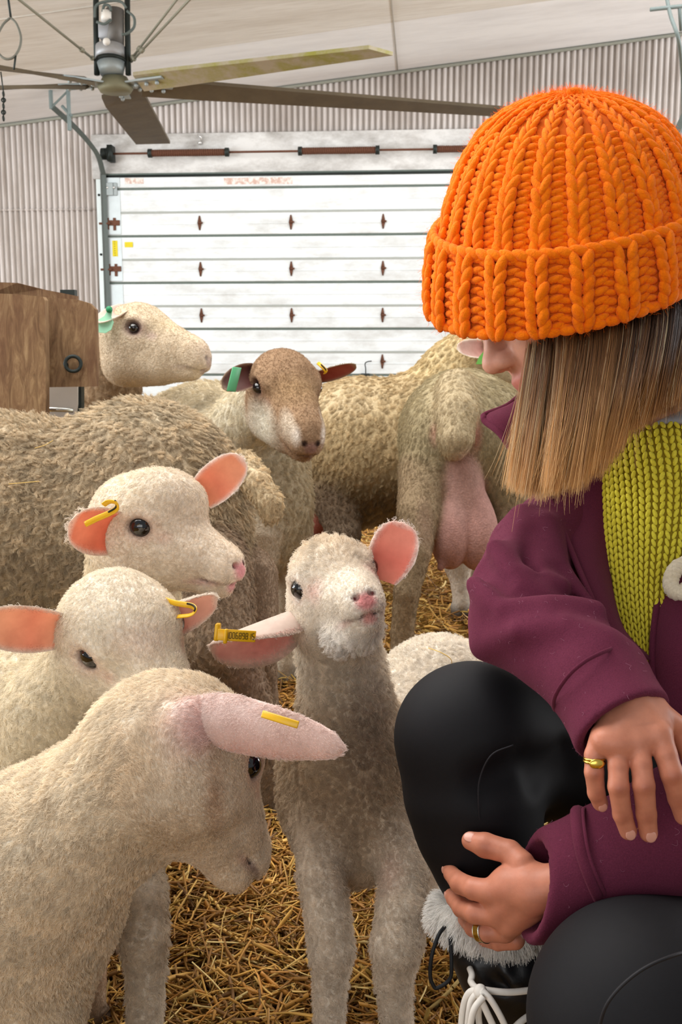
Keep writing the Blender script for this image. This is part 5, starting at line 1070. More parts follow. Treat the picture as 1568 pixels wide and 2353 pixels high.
    finger(H1, [(1468, 1708, .802, 28), (1474, 1755, .794, 24), (1480, 1805, .790, 25), (1486, 1871, .796, 23), (1491, 1914, .801, 21)], nailn=cn)
    finger(H1, [(1516, 1686, .802, 29), (1530, 1732, .796, 26), (1545, 1779, .792, 26), (1560, 1834, .798, 24), (1572, 1874, .803, 22)], nailn=cn)
    finger(H1, [(1512, 1640, .820, 32), (1560, 1672, .825, 26), (1590, 1735, .825, 25), (1606, 1790, .822, 21)], nailn=unit(-FV + RV))
    for e0, e1 in (((1455, 1620), (1422, 1700)), ((1465, 1615), (1468, 1698)), ((1476, 1612), (1512, 1680))): H1.chain([(*e0, .811, 5), (*e1, .799, 6)], k=.012, col=SKH, fur=0)
    H1.paint(P(1455, 1620, .80), (.05, .05, .03), hexc('a97760'), .5, None, .0)  # skin below the cuff darkened, the sleeve's shade put into the colour
    H1.mesh(.00105, SKH); S.append(H1.V, H1.F, H1.C, H1.L, H1.K)
    H2 = Sculpt()
    H2.chain([(1300, 2030, .875, 50), (1225, 2045, .885, 52), (1180, 2040, .893, 48)], k=.01, col=SKH, fur=0)
    H2.E(1180, 2062, .899, 54, 68, 27, k=.015, rot=-14, col=SKH, fur=0)
    for (x0, y0, x1, y1, d1) in ((1215, 2010, 1126, 2052, .900), (1220, 2050, 1138, 2100, .900), (1220, 2090, 1160, 2140, .905)): H2.chain([(x0, y0, .892, 29), (x1, y1, d1, 25)], k=.010, col=SKH, fur=0)
    nl = unit(-RV - FV * .7)
    finger(H2, [(1198, 1985, .895, 32), (1172, 1958, .905, 27), (1115, 1942, .915, 28), (1082, 1932, .922, 21)], nailn=unit(UV * .8 - FV))
    finger(H2, [(1127, 2050, .898, 30), (1088, 2042, .905, 25), (1058, 2030, .925, 24), (1038, 2008, .95, 18), (1030, 1997, .962, 14)], nailn=nl)
    finger(H2, [(1142, 2102, .899, 28), (1090, 2098, .905, 24), (1062, 2086, .93, 22), (1043, 2066, .955, 17), (1036, 2056, .965, 14)], nailn=nl)
    finger(H2, [(1162, 2140, .905, 25), (1115, 2142, .908, 22), (1088, 2132, .93, 20), (1068, 2112, .955, 16)], nailn=nl, nail=False)
    finger(H2, [(1185, 2160, .915, 22), (1145, 2166, .925, 18), (1110, 2158, .95, 16)], nailn=nl, nail=False)
    for e0, e1 in (((1205, 2020), (1130, 2046)), ((1212, 2050), (1146, 2096)), ((1212, 2085), (1166, 2136))): H2.chain([(*e0, .880, 5), (*e1, .893, 6)], k=.012, col=SKH, fur=0)
    H2.paint(P(1130, 2062, .875), .014, hexc('b5705c'), .5, None, .0); H2.paint(P(1145, 2108, .878), .012, hexc('b5705c'), .5, None, .0)
    H2.mesh(.00105, SKH); S.append(H2.V, H2.F, H2.C, H2.L, H2.K)
    body = meshobj('body', S.V, S.F, SKIN, r, S.C)
    for c, rr3, B in NAILS: g = Geo(); g.ball(c, rr3, B, 20, 12); g.make('fingernail', NAILM, body)
    for e in (-1, 1):
        g = Geo(); g.ball(q(.0735, e * .032, .012), .0125, None, 16, 10); g.make('eye', plain('eye_white', 'd8d2cc', .2), r); g = Geo(); g.tube([q(.088, e * .018, .012), q(.0905, e * .032, .008), q(.084, e * .047, .011)], .0012, 5); g.make('eyelashes', plain('lash', '1c1310', .8), r)
    # ------------------------------------------------ beanie
    hat_build(r)
    # ------------------------------------------------ hair
    hair_build(r, q, R)
    # ------------------------------------------------ coat
    coat_build(r)
    sweater_build(r)
    legs_build(r)
    # rings
    g = Geo(); c = P(1367, 1750, .805); g.torus(c, .0078, .0012, UV + RV * .05, 32, 8); g.torus(c + UV * .0025, .0078, .0010, UV, 32, 8); B = np.stack([RV, FV, UV], 1); g.ball(c - FV * .0078, (.0060, .0016, .0040), B); g.make('gold_ring', GOLD, r)
    c = P(1113, 2139, .910); ax = unit(P(1140, 2140, .906) - P(1090, 2134, .93)); g = Geo()
    g.tube([c - ax * .0040, c + ax * .0024], .0097, 32, caps=False); g.tube([c + ax * .0024, c - ax * .0040], .0088, 32, caps=False); rg = g.make('gold_ring', GOLD, r)
    g = Geo(); g.torus(c + ax * .0032, .0096, .0008, ax, 32, 8); g.torus(c - ax * .0044, .0096, .0005, ax, 32, 8); g.make('silver_band', SILV, rg)
    return r

HC0, HD = (1298, 648), 1.0
def hat_pt(t, th, extra=0.0):
    """t = height in pixels along the hat axis, th = angle; returns point, outward normal"""
    T = np.array([0, 60, 120, 170, 238, 300, 357, 396, 430, 453, 466, 473]); Rr = np.array([300, 303, 296, 284, 270, 249, 220, 191, 149, 104, 60, 10.])
    rr = np.interp(t, T, Rr) * HD / FPX; s = np.clip(t / 473., 0, 1); tau = math.radians(28); phi = np.radians(-15.3) * (1 - s * .8)
    cx = HC0[0] + (-8) * s; t = np.where(t > 170, 170 + (t - 170) * .90, t)
    C = P(HC0[0], HC0[1], HD) ; q = HD / FPX
    A = (np.sin(phi)[..., None] * RV + np.cos(phi)[..., None] * UV) if np.ndim(phi) else math.sin(phi) * RV + math.cos(phi) * UV
    e1 = np.stack([np.cos(phi), -np.sin(phi)], -1)            # in-plane axis of the ring
    E1 = e1[..., :1] * RV + e1[..., 1:] * UV
    E2 = unit(-FV * math.cos(tau) - A * math.sin(tau)); Ax = unit(A * math.cos(tau) - FV * math.sin(tau))
    ctr = C + (cx - HC0[0])[..., None] * q * RV + (t * math.cos(tau))[..., None] * q * UV - (t * math.sin(tau))[..., None] * q * FV * .55
    out = np.cos(th)[..., None] * E1 + np.sin(th)[..., None] * E2
    return ctr + out * (rr[..., None] + extra), out, Ax
def hat_build(r):
    hat = bpy.data.objects.new('beanie', None); COL.objects.link(hat); attach(hat, r)
    NP = 22; C = []; A = []; Nn = []; Ln = []; Rd = []
    Tm = np.linspace(0, 473, 400); pp = hat_pt(Tm, Tm * 0)[0]; ctrs = pp
    # arc length along a meridian
    def meridian(t0, t1, pitch):
        t = np.linspace(t0, t1, 600); rr = np.interp(t, [0, 60, 120, 170, 238, 300, 357, 396, 430, 453, 466, 473], [300, 303, 296, 284, 270, 249, 220, 191, 149, 104, 60, 10.])
        ds = np.sqrt(np.diff(t) ** 2 + np.diff(rr) ** 2) * HD / FPX; s = np.r_[0, np.cumsum(ds)]; n = max(int(s[-1] / pitch), 1); return np.interp(np.linspace(0, s[-1], n + 1), s, t), s[-1] / n
    def rib(tt, pitch, extra, seed, skew=0.0):
        rn = np.random.default_rng(seed)
        for k in range(NP):
            th0 = 2 * PI * k / NP + .05
            for e in (-1, 1):
                wob = rn.normal(0, .006, len(tt))
                th = th0 + e * (2 * PI / NP) * .128 + wob + skew * tt; p, o, ax = hat_pt(tt, th, extra); m = (p[1:] + p[:-1]) / 2; d = p[1:] - p[:-1]; oo = unit(o[1:] + o[:-1]); sd = unit(np.cross(d, oo))
                loc = np.interp((tt[1:] + tt[:-1]) / 2, [0, 170, 300, 396, 453, 473], [312, 292, 254, 194, 104, 20.]) / 312; w = np.clip(loc, .18, 1) ** .75
                sl = (.42 if e < 0 else -.36) * rn.uniform(.8, 1.2, len(m))[:, None]
                C.append(m + oo * rn.normal(0, .0006, len(m))[:, None]); A.append(unit(d) + sd * sl); Nn.append(oo); Ln.append(np.linalg.norm(d, axis=1) * .90); Rd.append(.0052 * w * rn.uniform(.9, 1.12, len(m)))
            # purl bumps between the ribs
            tp = np.linspace(tt[0], tt[-1], int(len(tt) * 1.35)); tm = (tp[1:] + tp[:-1]) / 2
            for e in (-1, 1):
                th = th0 + PI / NP + e * (2 * PI / NP) * .10 + skew * tm; p, o, ax = hat_pt(tm, th, extra - .0042); loc = np.interp(tm, [0, 170, 300, 396, 453, 473], [312, 292, 254, 194, 104, 20.]) / 312; keep = loc > .62
                sd = np.cross(np.broadcast_to(ax, o.shape), o); zz = ax if np.ndim(ax) > 1 else np.broadcast_to(ax, o.shape)
                C.append((p + zz * e * .0012)[keep]); A.append((sd + zz * e * .25)[keep]); Nn.append(o[keep]); Ln.append(np.full(keep.sum(), .0078)); Rd.append(np.full(keep.sum(), .0036) * rn.uniform(.85, 1.1, keep.sum()))
    tt, pi_ = meridian(150, 472, .0118); rib(tt, pi_, 0.0, 1)
    # crown knot
    p, o, ax = hat_pt(np.array([470.]), np.array([PI / 2]), -.002)
    for k in range(4): C.append(p + RV * (.004 * math.cos(k * 1.6)) + UV * (.003 * math.sin(k * 1.6))); A.append(np.array([RV * math.cos(k * 1.6 + 1.57) + UV * math.sin(k * 1.6 + 1.57)])); Nn.append(np.array([unit(UV - FV)])); Ln.append(np.array([.0062])); Rd.append(np.array([.0042]))
    V, Q = blobs(np.vstack(C), np.vstack(A), np.vstack(Nn), np.concatenate(Ln), np.concatenate(Rd)); crown = meshobj('knitted_crown', V, Q, ORG, hat)
    C.clear(); A.clear(); Nn.clear(); Ln.clear(); Rd.clear()
    NP = 22; tt, pi_ = meridian(2, 158, .0100); rib(tt, pi_, .0095, 2)
    # rolled top edge of the fold
    n = 64; th = np.linspace(0, 2 * PI, n, endpoint=False); p, o, ax = hat_pt(np.full(n, 163.), th, .0075); d = np.roll(p, -1, 0) - p
    C.append(p); A.append(d + np.array([0, 0, .004])); Nn.append(o); Ln.append(np.linalg.norm(d, axis=1) * .80); Rd.append(np.full(n, .0052))
    p, o, ax = hat_pt(np.full(n, 3.), th, .0065); d = np.roll(p, -1, 0) - p; C.append(p); A.append(d); Nn.append(o); Ln.append(np.linalg.norm(d, axis=1) * .6); Rd.append(np.full(n, .0048))
    V2, Q2 = blobs(np.vstack(C), np.vstack(A), np.vstack(Nn), np.concatenate(Ln), np.concatenate(Rd)); meshobj('knitted_cuff', V2, Q2, ORG, hat)
    # inner layer that closes the gaps
    t = np.r_[np.linspace(6, 150, 8), np.linspace(170, 470, 22)]; m = 60; G = []
    for a in t: G.append(hat_pt(np.full(m, a), np.linspace(0, 2 * PI, m, endpoint=False), .0052 if a < 160 else -.0042)[0])
    G = np.array(G); nt = len(t); Vi = G.reshape(-1, 3); Qi = np.array([[i * m + j, i * m + (j + 1) % m, (i + 1) * m + (j + 1) % m, (i + 1) * m + j] for i in range(nt - 1) for j in range(m)]); meshobj('lining', Vi, Qi, plain('orange_lining', 'c85a04', .95), hat)
    # halo of loose fibres
    rn = np.random.default_rng(5); cnt = 26000; VV = np.vstack([V, V2]); i = rn.choice(len(VV), cnt); X = VV[i]
    cc = hat_pt(np.full(1, 200.), np.zeros(1))[0][0]; cen = P(1296, 480, 1.0); nrm = unit(X - cen); d = unit(nrm * .8 + rn.normal(size=(cnt, 3)) * .7); L = rn.uniform(.0015, .0065, cnt) ** 1.0; t4 = np.linspace(0, 1, 4)[None, :, None]
    pts = X[:, None] + d[:, None] * (L[:, None] * t4[0, :, 0][None])[..., None] + (rn.normal(size=(cnt, 3)) * .0012)[:, None] * (t4 ** 2) * 1.4
    tag(strands('fuzz', None, pts, .00006, np.tile(hexc('ff7a10'), (cnt, 1)), strand_mat('orange_fibre', .8, .2, .4, .1), hat), kind='stuff')

def hair_build(r, q, R):
    hr = bpy.data.objects.new('hair', None); COL.objects.link(hr); attach(hr, r); rn = np.random.default_rng(3)
    S_ = [0, .12, .25, .4, .55, .68, .8, .9, 1.0, 1.15, 1.3, 1.45]
    rx_ = [1224, 1258, 1310, 1365, 1420, 1470, 1510, 1550, 1600, 1612, 1560, 1450]; ry = [772, 775, 775, 768, 755, 742, 728, 706, 680, 660, 650, 650]; rd = [.945, .930, .915, .905, .90, .90, .905, .915, .935, .985, 1.05, 1.10]
    mx = [1199, 1234, 1285, 1340, 1395, 1440, 1478, 1520, 1575, 1600, 1560, 1460]; my = [965, 970, 965, 955, 935, 905, 880, 850, 830, 825, 830, 840]; md = [.948, .925, .905, .895, .89, .895, .905, .92, .945, .995, 1.06, 1.11]
    ex = [1178, 1208, 1258, 1310, 1362, 1398, 1432, 1490, 1555, 1590, 1560, 1470]; ey = [1142, 1150, 1145, 1132, 1105, 1060, 1005, 968, 945, 940, 945, 950]; ed = [.955, .93, .915, .91, .915, .925, .94, .95, .965, 1.01, 1.06, 1.11]
    def curve(s, lay, n=10):
        f = lambda a: np.interp(s, S_, a); k = len(s)
        p0 = np.array([P(a, b, c) for a, b, c in zip(f(rx_), f(ry), f(rd) + lay * .07)]); p1 = np.array([P(a, b, c) for a, b, c in zip(f(mx), f(my), f(md) + lay * .08)]); p2 = np.array([P(a, b, c) for a, b, c in zip(f(ex), f(ey), f(ed) + lay * .08)])
        top = p0 + np.array([0, 0, .035]) + FV * .03
        t = np.linspace(0, 1, n)[None, :, None]
        a, b, c, d = top[:, None], p0[:, None], p1[:, None], p2[:, None]
        tt = t * 3; out = np.where(tt < 1, 0, 0) + 0.0
        L = lambda i, tq: np.clip(1 - np.abs(tq - i), 0, 1)
        base = lambda tq: a * L(0, tq) + b * L(1, tq) + c * L(2, tq) + d * L(3, tq)
        return (base(np.clip(tt - .35, 0, 3)) + base(tt) * 2 + base(np.clip(tt + .35, 0, 3))) / 4
    cnt = 18500; s = np.where(np.arange(cnt) < 15000, rn.beta(.9, .95, cnt), rn.uniform(.95, 1.45, cnt)); lay = rn.random(cnt) ** 1.5; nl = 90; lk = rn.random(nl) * 1.45; near = np.argmin(np.abs(s[:, None] - lk[None]) + np.abs(lay[:, None] - rn.random(nl)[None] ** 1.5) * .35, 1)
    C = curve(s, lay); lc = curve(lk[near], lay); t = np.linspace(0, 1, 10); g = (.45 * np.sin(np.clip(t * 1.2, 0, 1) * PI / 2))[None, :, None]
    C = C * (1 - g) + lc * g; lock = rn.normal(size=(nl, 3)) * .004; C += lock[near][:, None] * (t ** 1.2)[None, :, None]
    C += (rn.normal(size=(cnt, 3)) * .0032)[:, None] * (t ** .7)[None, :, None]; fly = rn.random(cnt) < .03; C[fly] += (rn.normal(size=(fly.sum(), 3)) * .012)[:, None] * (t ** 2)[None, :, None]
    shorten = rn.random(cnt) ** 2.2 * .16; C = C[:, :1] * 0 + np.stack([np.stack([np.interp(t * (1 - sh), t, c[:, k]) for k in range(3)], 1) for sh, c in zip(shorten, C)])
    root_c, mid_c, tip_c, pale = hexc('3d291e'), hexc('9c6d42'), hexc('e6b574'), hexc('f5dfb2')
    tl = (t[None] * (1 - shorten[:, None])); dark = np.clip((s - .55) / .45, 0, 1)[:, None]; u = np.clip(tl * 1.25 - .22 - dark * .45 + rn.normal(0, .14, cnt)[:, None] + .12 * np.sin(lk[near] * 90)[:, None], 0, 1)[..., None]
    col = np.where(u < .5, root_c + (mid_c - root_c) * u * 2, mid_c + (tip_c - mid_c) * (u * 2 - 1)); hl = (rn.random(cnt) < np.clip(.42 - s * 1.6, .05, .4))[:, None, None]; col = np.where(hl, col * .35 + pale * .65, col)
    cu = bpy.data.hair_curves.new('strands'); cu.add_curves([10] * cnt); cu.attributes['position'].data.foreach_set('vector', C.astype(np.float32).ravel())
    ra = cu.attributes.get('radius') or cu.attributes.new('radius', 'FLOAT', 'POINT'); ra.data.foreach_set('value', np.tile(np.array([.00017] * 8 + [.00014, .00007], np.float32), cnt))
    a = cu.attributes.new('Col', 'FLOAT_COLOR', 'POINT'); a.data.foreach_set('color', np.concatenate([col, np.ones((cnt, 10, 1))], 2).astype(np.float32).ravel())
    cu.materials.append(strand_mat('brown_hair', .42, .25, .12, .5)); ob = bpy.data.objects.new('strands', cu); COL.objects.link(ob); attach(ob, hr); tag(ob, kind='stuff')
    rows = [[tuple(v) for v in ()]]
    ss = np.linspace(0.02, 1.45, 30); G = curve(ss, np.full(30, .75), 14); V = np.concatenate([G.reshape(-1, 3), G.reshape(-1, 3) + FV * .012 + RV * .002]); nv = 14; n1 = 30 * nv; Q = []
    keep = 12
    for i in range(29):
        for j in range(keep - 1): k = i * nv + j; Q += [[k, k + 1, k + nv + 1, k + nv], [n1 + k, n1 + k + nv, n1 + k + nv + 1, n1 + k + 1]]
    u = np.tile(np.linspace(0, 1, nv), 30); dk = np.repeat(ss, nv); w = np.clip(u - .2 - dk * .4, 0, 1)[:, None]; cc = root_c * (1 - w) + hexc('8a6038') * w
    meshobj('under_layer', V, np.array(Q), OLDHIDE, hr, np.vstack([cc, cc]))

def ring_pts(c, n, up, ra, rb, m=40, a0=0, a1=2 * PI):
    n = unit(n); e1 = unit(np.cross(n, up)); e2 = np.cross(n, e1); t = np.linspace(a0, a1, m, endpoint=abs(a1 - a0 - 2 * PI) > 1e-6); return np.asarray(c) + np.cos(t)[:, None] * e1 * ra + np.sin(t)[:, None] * e2 * rb
def coat_build(r):
    S = Sculpt(); kw = dict(col=hexc('6e2f4d'), fur=0)
    # right sleeve (picture left)
    S.chain([(1300, 1185, 1.10, 86), (1225, 1270, 1.06, 100), (1190, 1360, 1.0, 106), (1186, 1430, .955, 106), (1280, 1485, .915, 108), (1375, 1565, .87, 116), (1440, 1680, .825, 120), (1490, 1770, .79, 122)], k=.02, **kw)
    # left sleeve (lower, nearer)
    # body of the coat
    S.chain([(1420, 1120, 1.17, 110), (1500, 1250, 1.22, 185), (1560, 1480, 1.22, 240), (1580, 1760, 1.20, 245), (1590, 1930, 1.20, 235)], k=.05, **kw)
    S.chain([(1470, 1090, 1.17, 62), (1570, 1060, 1.24, 62), (1690, 1070, 1.20, 66), (1740, 1110, 1.14, 66)], k=.03, **kw)
    S.chain([(1350, 1150, 1.14, 85), (1560, 1130, 1.17, 110), (1800, 1180, 1.10, 115), (1900, 1500, .96, 130)], k=.05, **kw)
    S.chain([(1330, 1170, 1.13, 70), (1365, 1320, 1.11, 75), (1420, 1450, 1.08, 75)], k=.03, **kw)
    # folds: raised rolls and creases
    for pts, rad in (([(1135, 1255, .985), (1180, 1320, .955), (1290, 1345, .955)], 13), ([(1090, 1340, .955), (1160, 1400, .915), (1260, 1395, .90), (1370, 1400, .90)], 16), ([(1105, 1490, .945), (1190, 1450, .890), (1300, 1440, .872), (1390, 1470, .86)], 12),
                     ([(1200, 1180, 1.05), (1190, 1260, 1.0), (1150, 1330, .965)], 12), ([(1260, 1200, 1.03), (1290, 1300, .99), (1370, 1400, .95)], 10)):
        S.chain([(*p, rad) for p in pts], k=.022, **kw)
    for pts, rad in (([(1100, 1300, .985), (1170, 1355, .925), (1270, 1372, .92), (1350, 1360, .93)], 7), ([(1225, 1210, 1.0), (1215, 1290, .975), (1230, 1340, .955)], 7)):
        S.chain([(*p, rad) for p in pts], k=.02, op=-1)
    for pts, rad in (([(1470, 1880, .815), (1530, 1950, .812), (1620, 1990, .815)], 4),): S.chain([(*p, rad) for p in pts], k=.02, op=-1)
    # cuffs: cut square and hollowed
    n1 = unit(RV * .36 - UV * .66 - FV * .66); cut(S, P(1450, 1603, .797), n1, .11)
    S.cone(P(1405, 1618, .849), P(1500, 1785, .784), .033, .036, k=.003, op=-1)
    S.chain([(1900, 1500, .95, 150), (1760, 1790, .90, 150), (1568, 1905, .865, 140), (1400, 1978, .872, 126), (1225, 2045, .885, 118)], k=.02, **kw)
    c2 = P(1215, 2035, .885); n2 = unit(-RV * .93 + UV * .16 - FV * .10); cut(S, P(1222, 2035, .885), n2, .075)
    S.cone(P(1285, 2025, .878), P(1170, 2045, .888), .033, .037, k=.003, op=-1)
    S.mesh(.0026, kw['col']); coat = meshobj('coat', S.V, S.F, MAROON, r)
    # seams round the cuffs
    def seam(name, pts, rad=.0022): g = Geo(); g.tube(spline([P(*p) for p in pts], 8), rad, 8, flat=.6); g.make(name, MAROON, coat)
    seam('cuff_seam', [(1292, 1640, .90), (1274, 1630, .868), (1276, 1600, .843), (1305, 1555, .8275), (1345, 1520, .8255), (1395, 1495, .834), (1430, 1485, .86), (1440, 1482, .88)], .0017)
    seam('cuff_seam', [(1330, 1858, .89), (1325, 1866, .862), (1328, 1910, .838), (1340, 1970, .827), (1362, 2030, .825), (1388, 2085, .840), (1410, 2125, .87)], .0050); seam('cuff_seam', [(1348, 1856, .89), (1340, 1862, .862), (1344, 1910, .836), (1356, 1970, .825), (1378, 2028, .823), (1405, 2080, .838), (1428, 2120, .87)], .0016)
    # front panels
    V, Q, G, Nn = sheet([[(1255, 1120, 1.08), (1290, 1210, 1.045), (1335, 1320, 1.0), (1380, 1420, .96), (1440, 1500, .93)], [(1320, 1110, 1.075), (1345, 1210, 1.05), (1375, 1320, 1.01), (1410, 1420, .975), (1470, 1505, .95)], [(1392, 1060, 1.07), (1398, 1180, 1.065), (1402, 1320, 1.045), (1432, 1450, 1.0), (1500, 1520, .98)]], .005, 30, 12)
    fp = meshobj('front_panel', V, Q, MAROON, coat)
    g = Geo(); g.tube(spline([P(*p) for p in [(1258, 1125, 1.068), (1292, 1212, 1.034), (1337, 1322, .99), (1383, 1422, .95), (1435, 1495, .925)]], 8), .0032, 8, flat=.8); g.make('lapel_edge', MAROON, fp)
    V, Q, G, Nn = sheet([[(1640, 1160, 1.05), (1575, 1245, 1.035), (1527, 1330, 1.02), (1508, 1410, 1.0), (1500, 1520, .98), (1510, 1640, .965)], [(1700, 1180, 1.02), (1640, 1300, .99), (1600, 1400, .965), (1570, 1520, .95), (1560, 1660, .95)], [(1820, 1200, 1.0), (1800, 1400, .95), (1780, 1560, .92), (1760, 1700, .92)]], .006, 30, 14)
    fp2 = meshobj('front_panel', V, Q, MAROON, coat)
    for dx, rr_ in ((0, .0034), (9, .0022)):
        g = Geo(); g.tube(spline([P(x + dx, y, d) for x, y, d in [(1640, 1160, 1.045), (1575, 1245, 1.03), (1527, 1330, 1.015), (1508, 1410, .995), (1500, 1520, .975), (1510, 1640, .96)]], 8), rr_, 8); g.make('edge_piping', MAROON, fp2)
    # turned-up collar
    V, Q, G, Nn = sheet([[(1116, 954, 1.10), (1165, 934, 1.10), (1215, 900, 1.11), (1290, 880, 1.13), (1400, 900, 1.15)], [(1114, 960, 1.095), (1160, 962, 1.08), (1215, 960, 1.08), (1300, 980, 1.10), (1420, 1000, 1.12)], [(1117, 968, 1.09), (1150, 994, 1.07), (1190, 1045, 1.06), (1270, 1110, 1.07), (1400, 1130, 1.10)]], .006, 26, 12)
    cl = meshobj('collar', V, Q, MAROON, coat); g = Geo(); g.tube(spline([P(*p) for p in [(1290, 880, 1.13), (1215, 899, 1.11), (1165, 934, 1.10), (1117, 953, 1.098), (1113, 961, 1.094), (1118, 970, 1.09), (1150, 996, 1.07), (1190, 1047, 1.058), (1270, 1112, 1.065)]], 8), .0036, 8); g.make('collar_edge', MAROON, cl)
    # rope toggle loop
    g = Geo(); L = spline([P(*p) for p in [(1600, 1290, .975), (1560, 1302, .97), (1543, 1330, .965), (1546, 1355, .962), (1565, 1362, .960), (1590, 1345, .96), (1620, 1320, .965)]], 10)
    g.tube(L, .0036, 10); tg = g.make('toggle_cord', ROPE, coat); g = Geo(); t = np.arange(len(L)); T = unit(np.gradient(L, axis=0)); nn = unit(np.cross(T, FV)); b = np.cross(T, nn)
    for ph in (0, 2.09, 4.18): g.tube(L + nn * (np.cos(t * .55 + ph) * .0040)[:, None] + b * (np.sin(t * .55 + ph) * .0040)[:, None], .0039, 8)
    g.make('twisted_strand', ROPE, tg)
    # lint fibres caught on the wool
    rn = np.random.default_rng(9); V = S.V; Q = S.F; cnt = 650; c = V[Q].mean(1); n = unit(np.cross(V[Q[:, 2]] - V[Q[:, 0]], V[Q[:, 3]] - V[Q[:, 1]])); ok = np.where((n * unit(CAM - c)).sum(1) > .1)[0]; i = rn.choice(ok, cnt)
    X = c[i] + n[i] * .0008; d = rn.normal(size=(cnt, 3)); d = unit(d - n[i] * (d * n[i]).sum(1)[:, None] * .8); L = rn.uniform(.001, .0055, cnt) ; bb = np.cross(d, n[i]); t = np.linspace(-.5, .5, 6)
    pts = X[:, None] + d[:, None] * (L[:, None] * t)[..., None] + bb[:, None] * ((L * rn.normal(0, .8, cnt))[:, None] * (t ** 2 * 2))[..., None] + n[i][:, None] * .0004
    tag(strands('lint', None, pts, .00007, np.tile(hexc('a8788a'), (cnt, 1)), strand_mat('lint_fibre', .8, .3, .2, .1), coat), kind='stuff')
    cnt = 30000; f = rn.choice(ok, cnt); X = c[f]; d = unit(n[f] * .8 + rn.normal(size=(cnt, 3)) * .8); L = rn.uniform(.0008, .0022, cnt); t = np.linspace(0, 1, 3)
    pts = X[:, None] + d[:, None] * (L[:, None] * t)[..., None]; tag(strands('nap', None, pts, .00005, np.tile(hexc('7d3f5c'), (cnt, 1)), strand_mat('wool_nap', .9, .3, .3, .05), coat), kind='stuff')

def sweater_build(r):
    S = Sculpt(); kw = dict(col=hexc('c9c42c'), fur=0)
    rows = [[(1380, 1035, 1.085), (1384, 1130, 1.075), (1388, 1250, 1.06), (1402, 1380, 1.04), (1440, 1530, 1.01)], [(1440, 1000, 1.05), (1446, 1110, 1.04), (1450, 1250, 1.03), (1462, 1400, 1.015), (1482, 1540, .995)],
            [(1530, 975, 1.03), (1545, 1110, 1.02), (1535, 1250, 1.01), (1520, 1400, 1.0), (1512, 1540, .985)], [(1680, 1000, 1.04), (1700, 1130, 1.03), (1680, 1250, 1.02), (1640, 1400, 1.0), (1600, 1540, .985)]]
    NU, NV = 44, 16
    V, Q, G, Nn = sheet(rows, .006, NU, NV); sw = meshobj('sweater', V, Q, plain('lime_backing', '8a7510', .9), r)
    cols = NV * 1; Cc = []; A = []; No = []; Ln = []; Rd = []; rn = np.random.default_rng(4)
    from_uv = lambda u, v: None
    Gf = G
    def samp(u, v):
        u = np.clip(u, 0, NU - 1.001); v = np.clip(v, 0, NV - 1.001); i = u.astype(int); j = v.astype(int); a = (u - i)[:, None]; b = (v - j)[:, None]
        f = lambda X: X[i, j] * (1 - a) * (1 - b) + X[i + 1, j] * a * (1 - b) + X[i, j + 1] * (1 - a) * b + X[i + 1, j + 1] * a * b; return f(G), unit(f(Nn))
    ncol = 12; nrow = 33
    ribrows = 9
    for c in range(ncol):
        v0 = (c + .5) / ncol * (NV - 1); u = (np.arange(nrow) + rn.uniform(0, .2)) / nrow * (NU - 1)
        dv = (NV - 1) / ncol
        for e in (-1, 1):
            isrib = u < ribrows / nrow * (NU - 1)
            vv = v0 + e * dv * .25; p, n = samp(u, np.full(nrow, vv)); p2, _ = samp(u + .85, np.full(nrow, v0 + e * dv * .09)); p0, _ = samp(u - .85, np.full(nrow, v0 + e * dv * .42))
            d = p2 - p0; w = np.linalg.norm(samp(u, np.full(nrow, v0 + dv * .5))[0] - samp(u, np.full(nrow, v0 - dv * .5))[0], axis=1)
            pt = np.linalg.norm(samp(u + .35, np.full(nrow, v0))[0] - samp(u - .35, np.full(nrow, v0))[0], axis=1)
            Cc.append(p + n * .0045); A.append(d); No.append(n); Ln.append(pt * 1.22 * rn.uniform(.93, 1.05, nrow)); Rd.append(w * .2 * rn.uniform(.92, 1.06, nrow))
    V, Q = blobs(np.vstack(Cc), np.vstack(A), np.vstack(No), np.concatenate(Ln), np.concatenate(Rd), .9); tag(meshobj('knit_stitches', V, Q, LIME, sw), kind='stuff')
    # grey layer inside the neck of the sweater
    V, Q, G2, N2 = sheet([[(1490, 985, 1.05), (1535, 972, 1.03), (1600, 975, 1.02), (1680, 990, 1.03)], [(1515, 962, 1.06), (1545, 950, 1.045), (1600, 938, 1.04), (1680, 945, 1.05)]], .006, 14, 6)
    meshobj('grey_neckband', V, Q, GREYC, r)

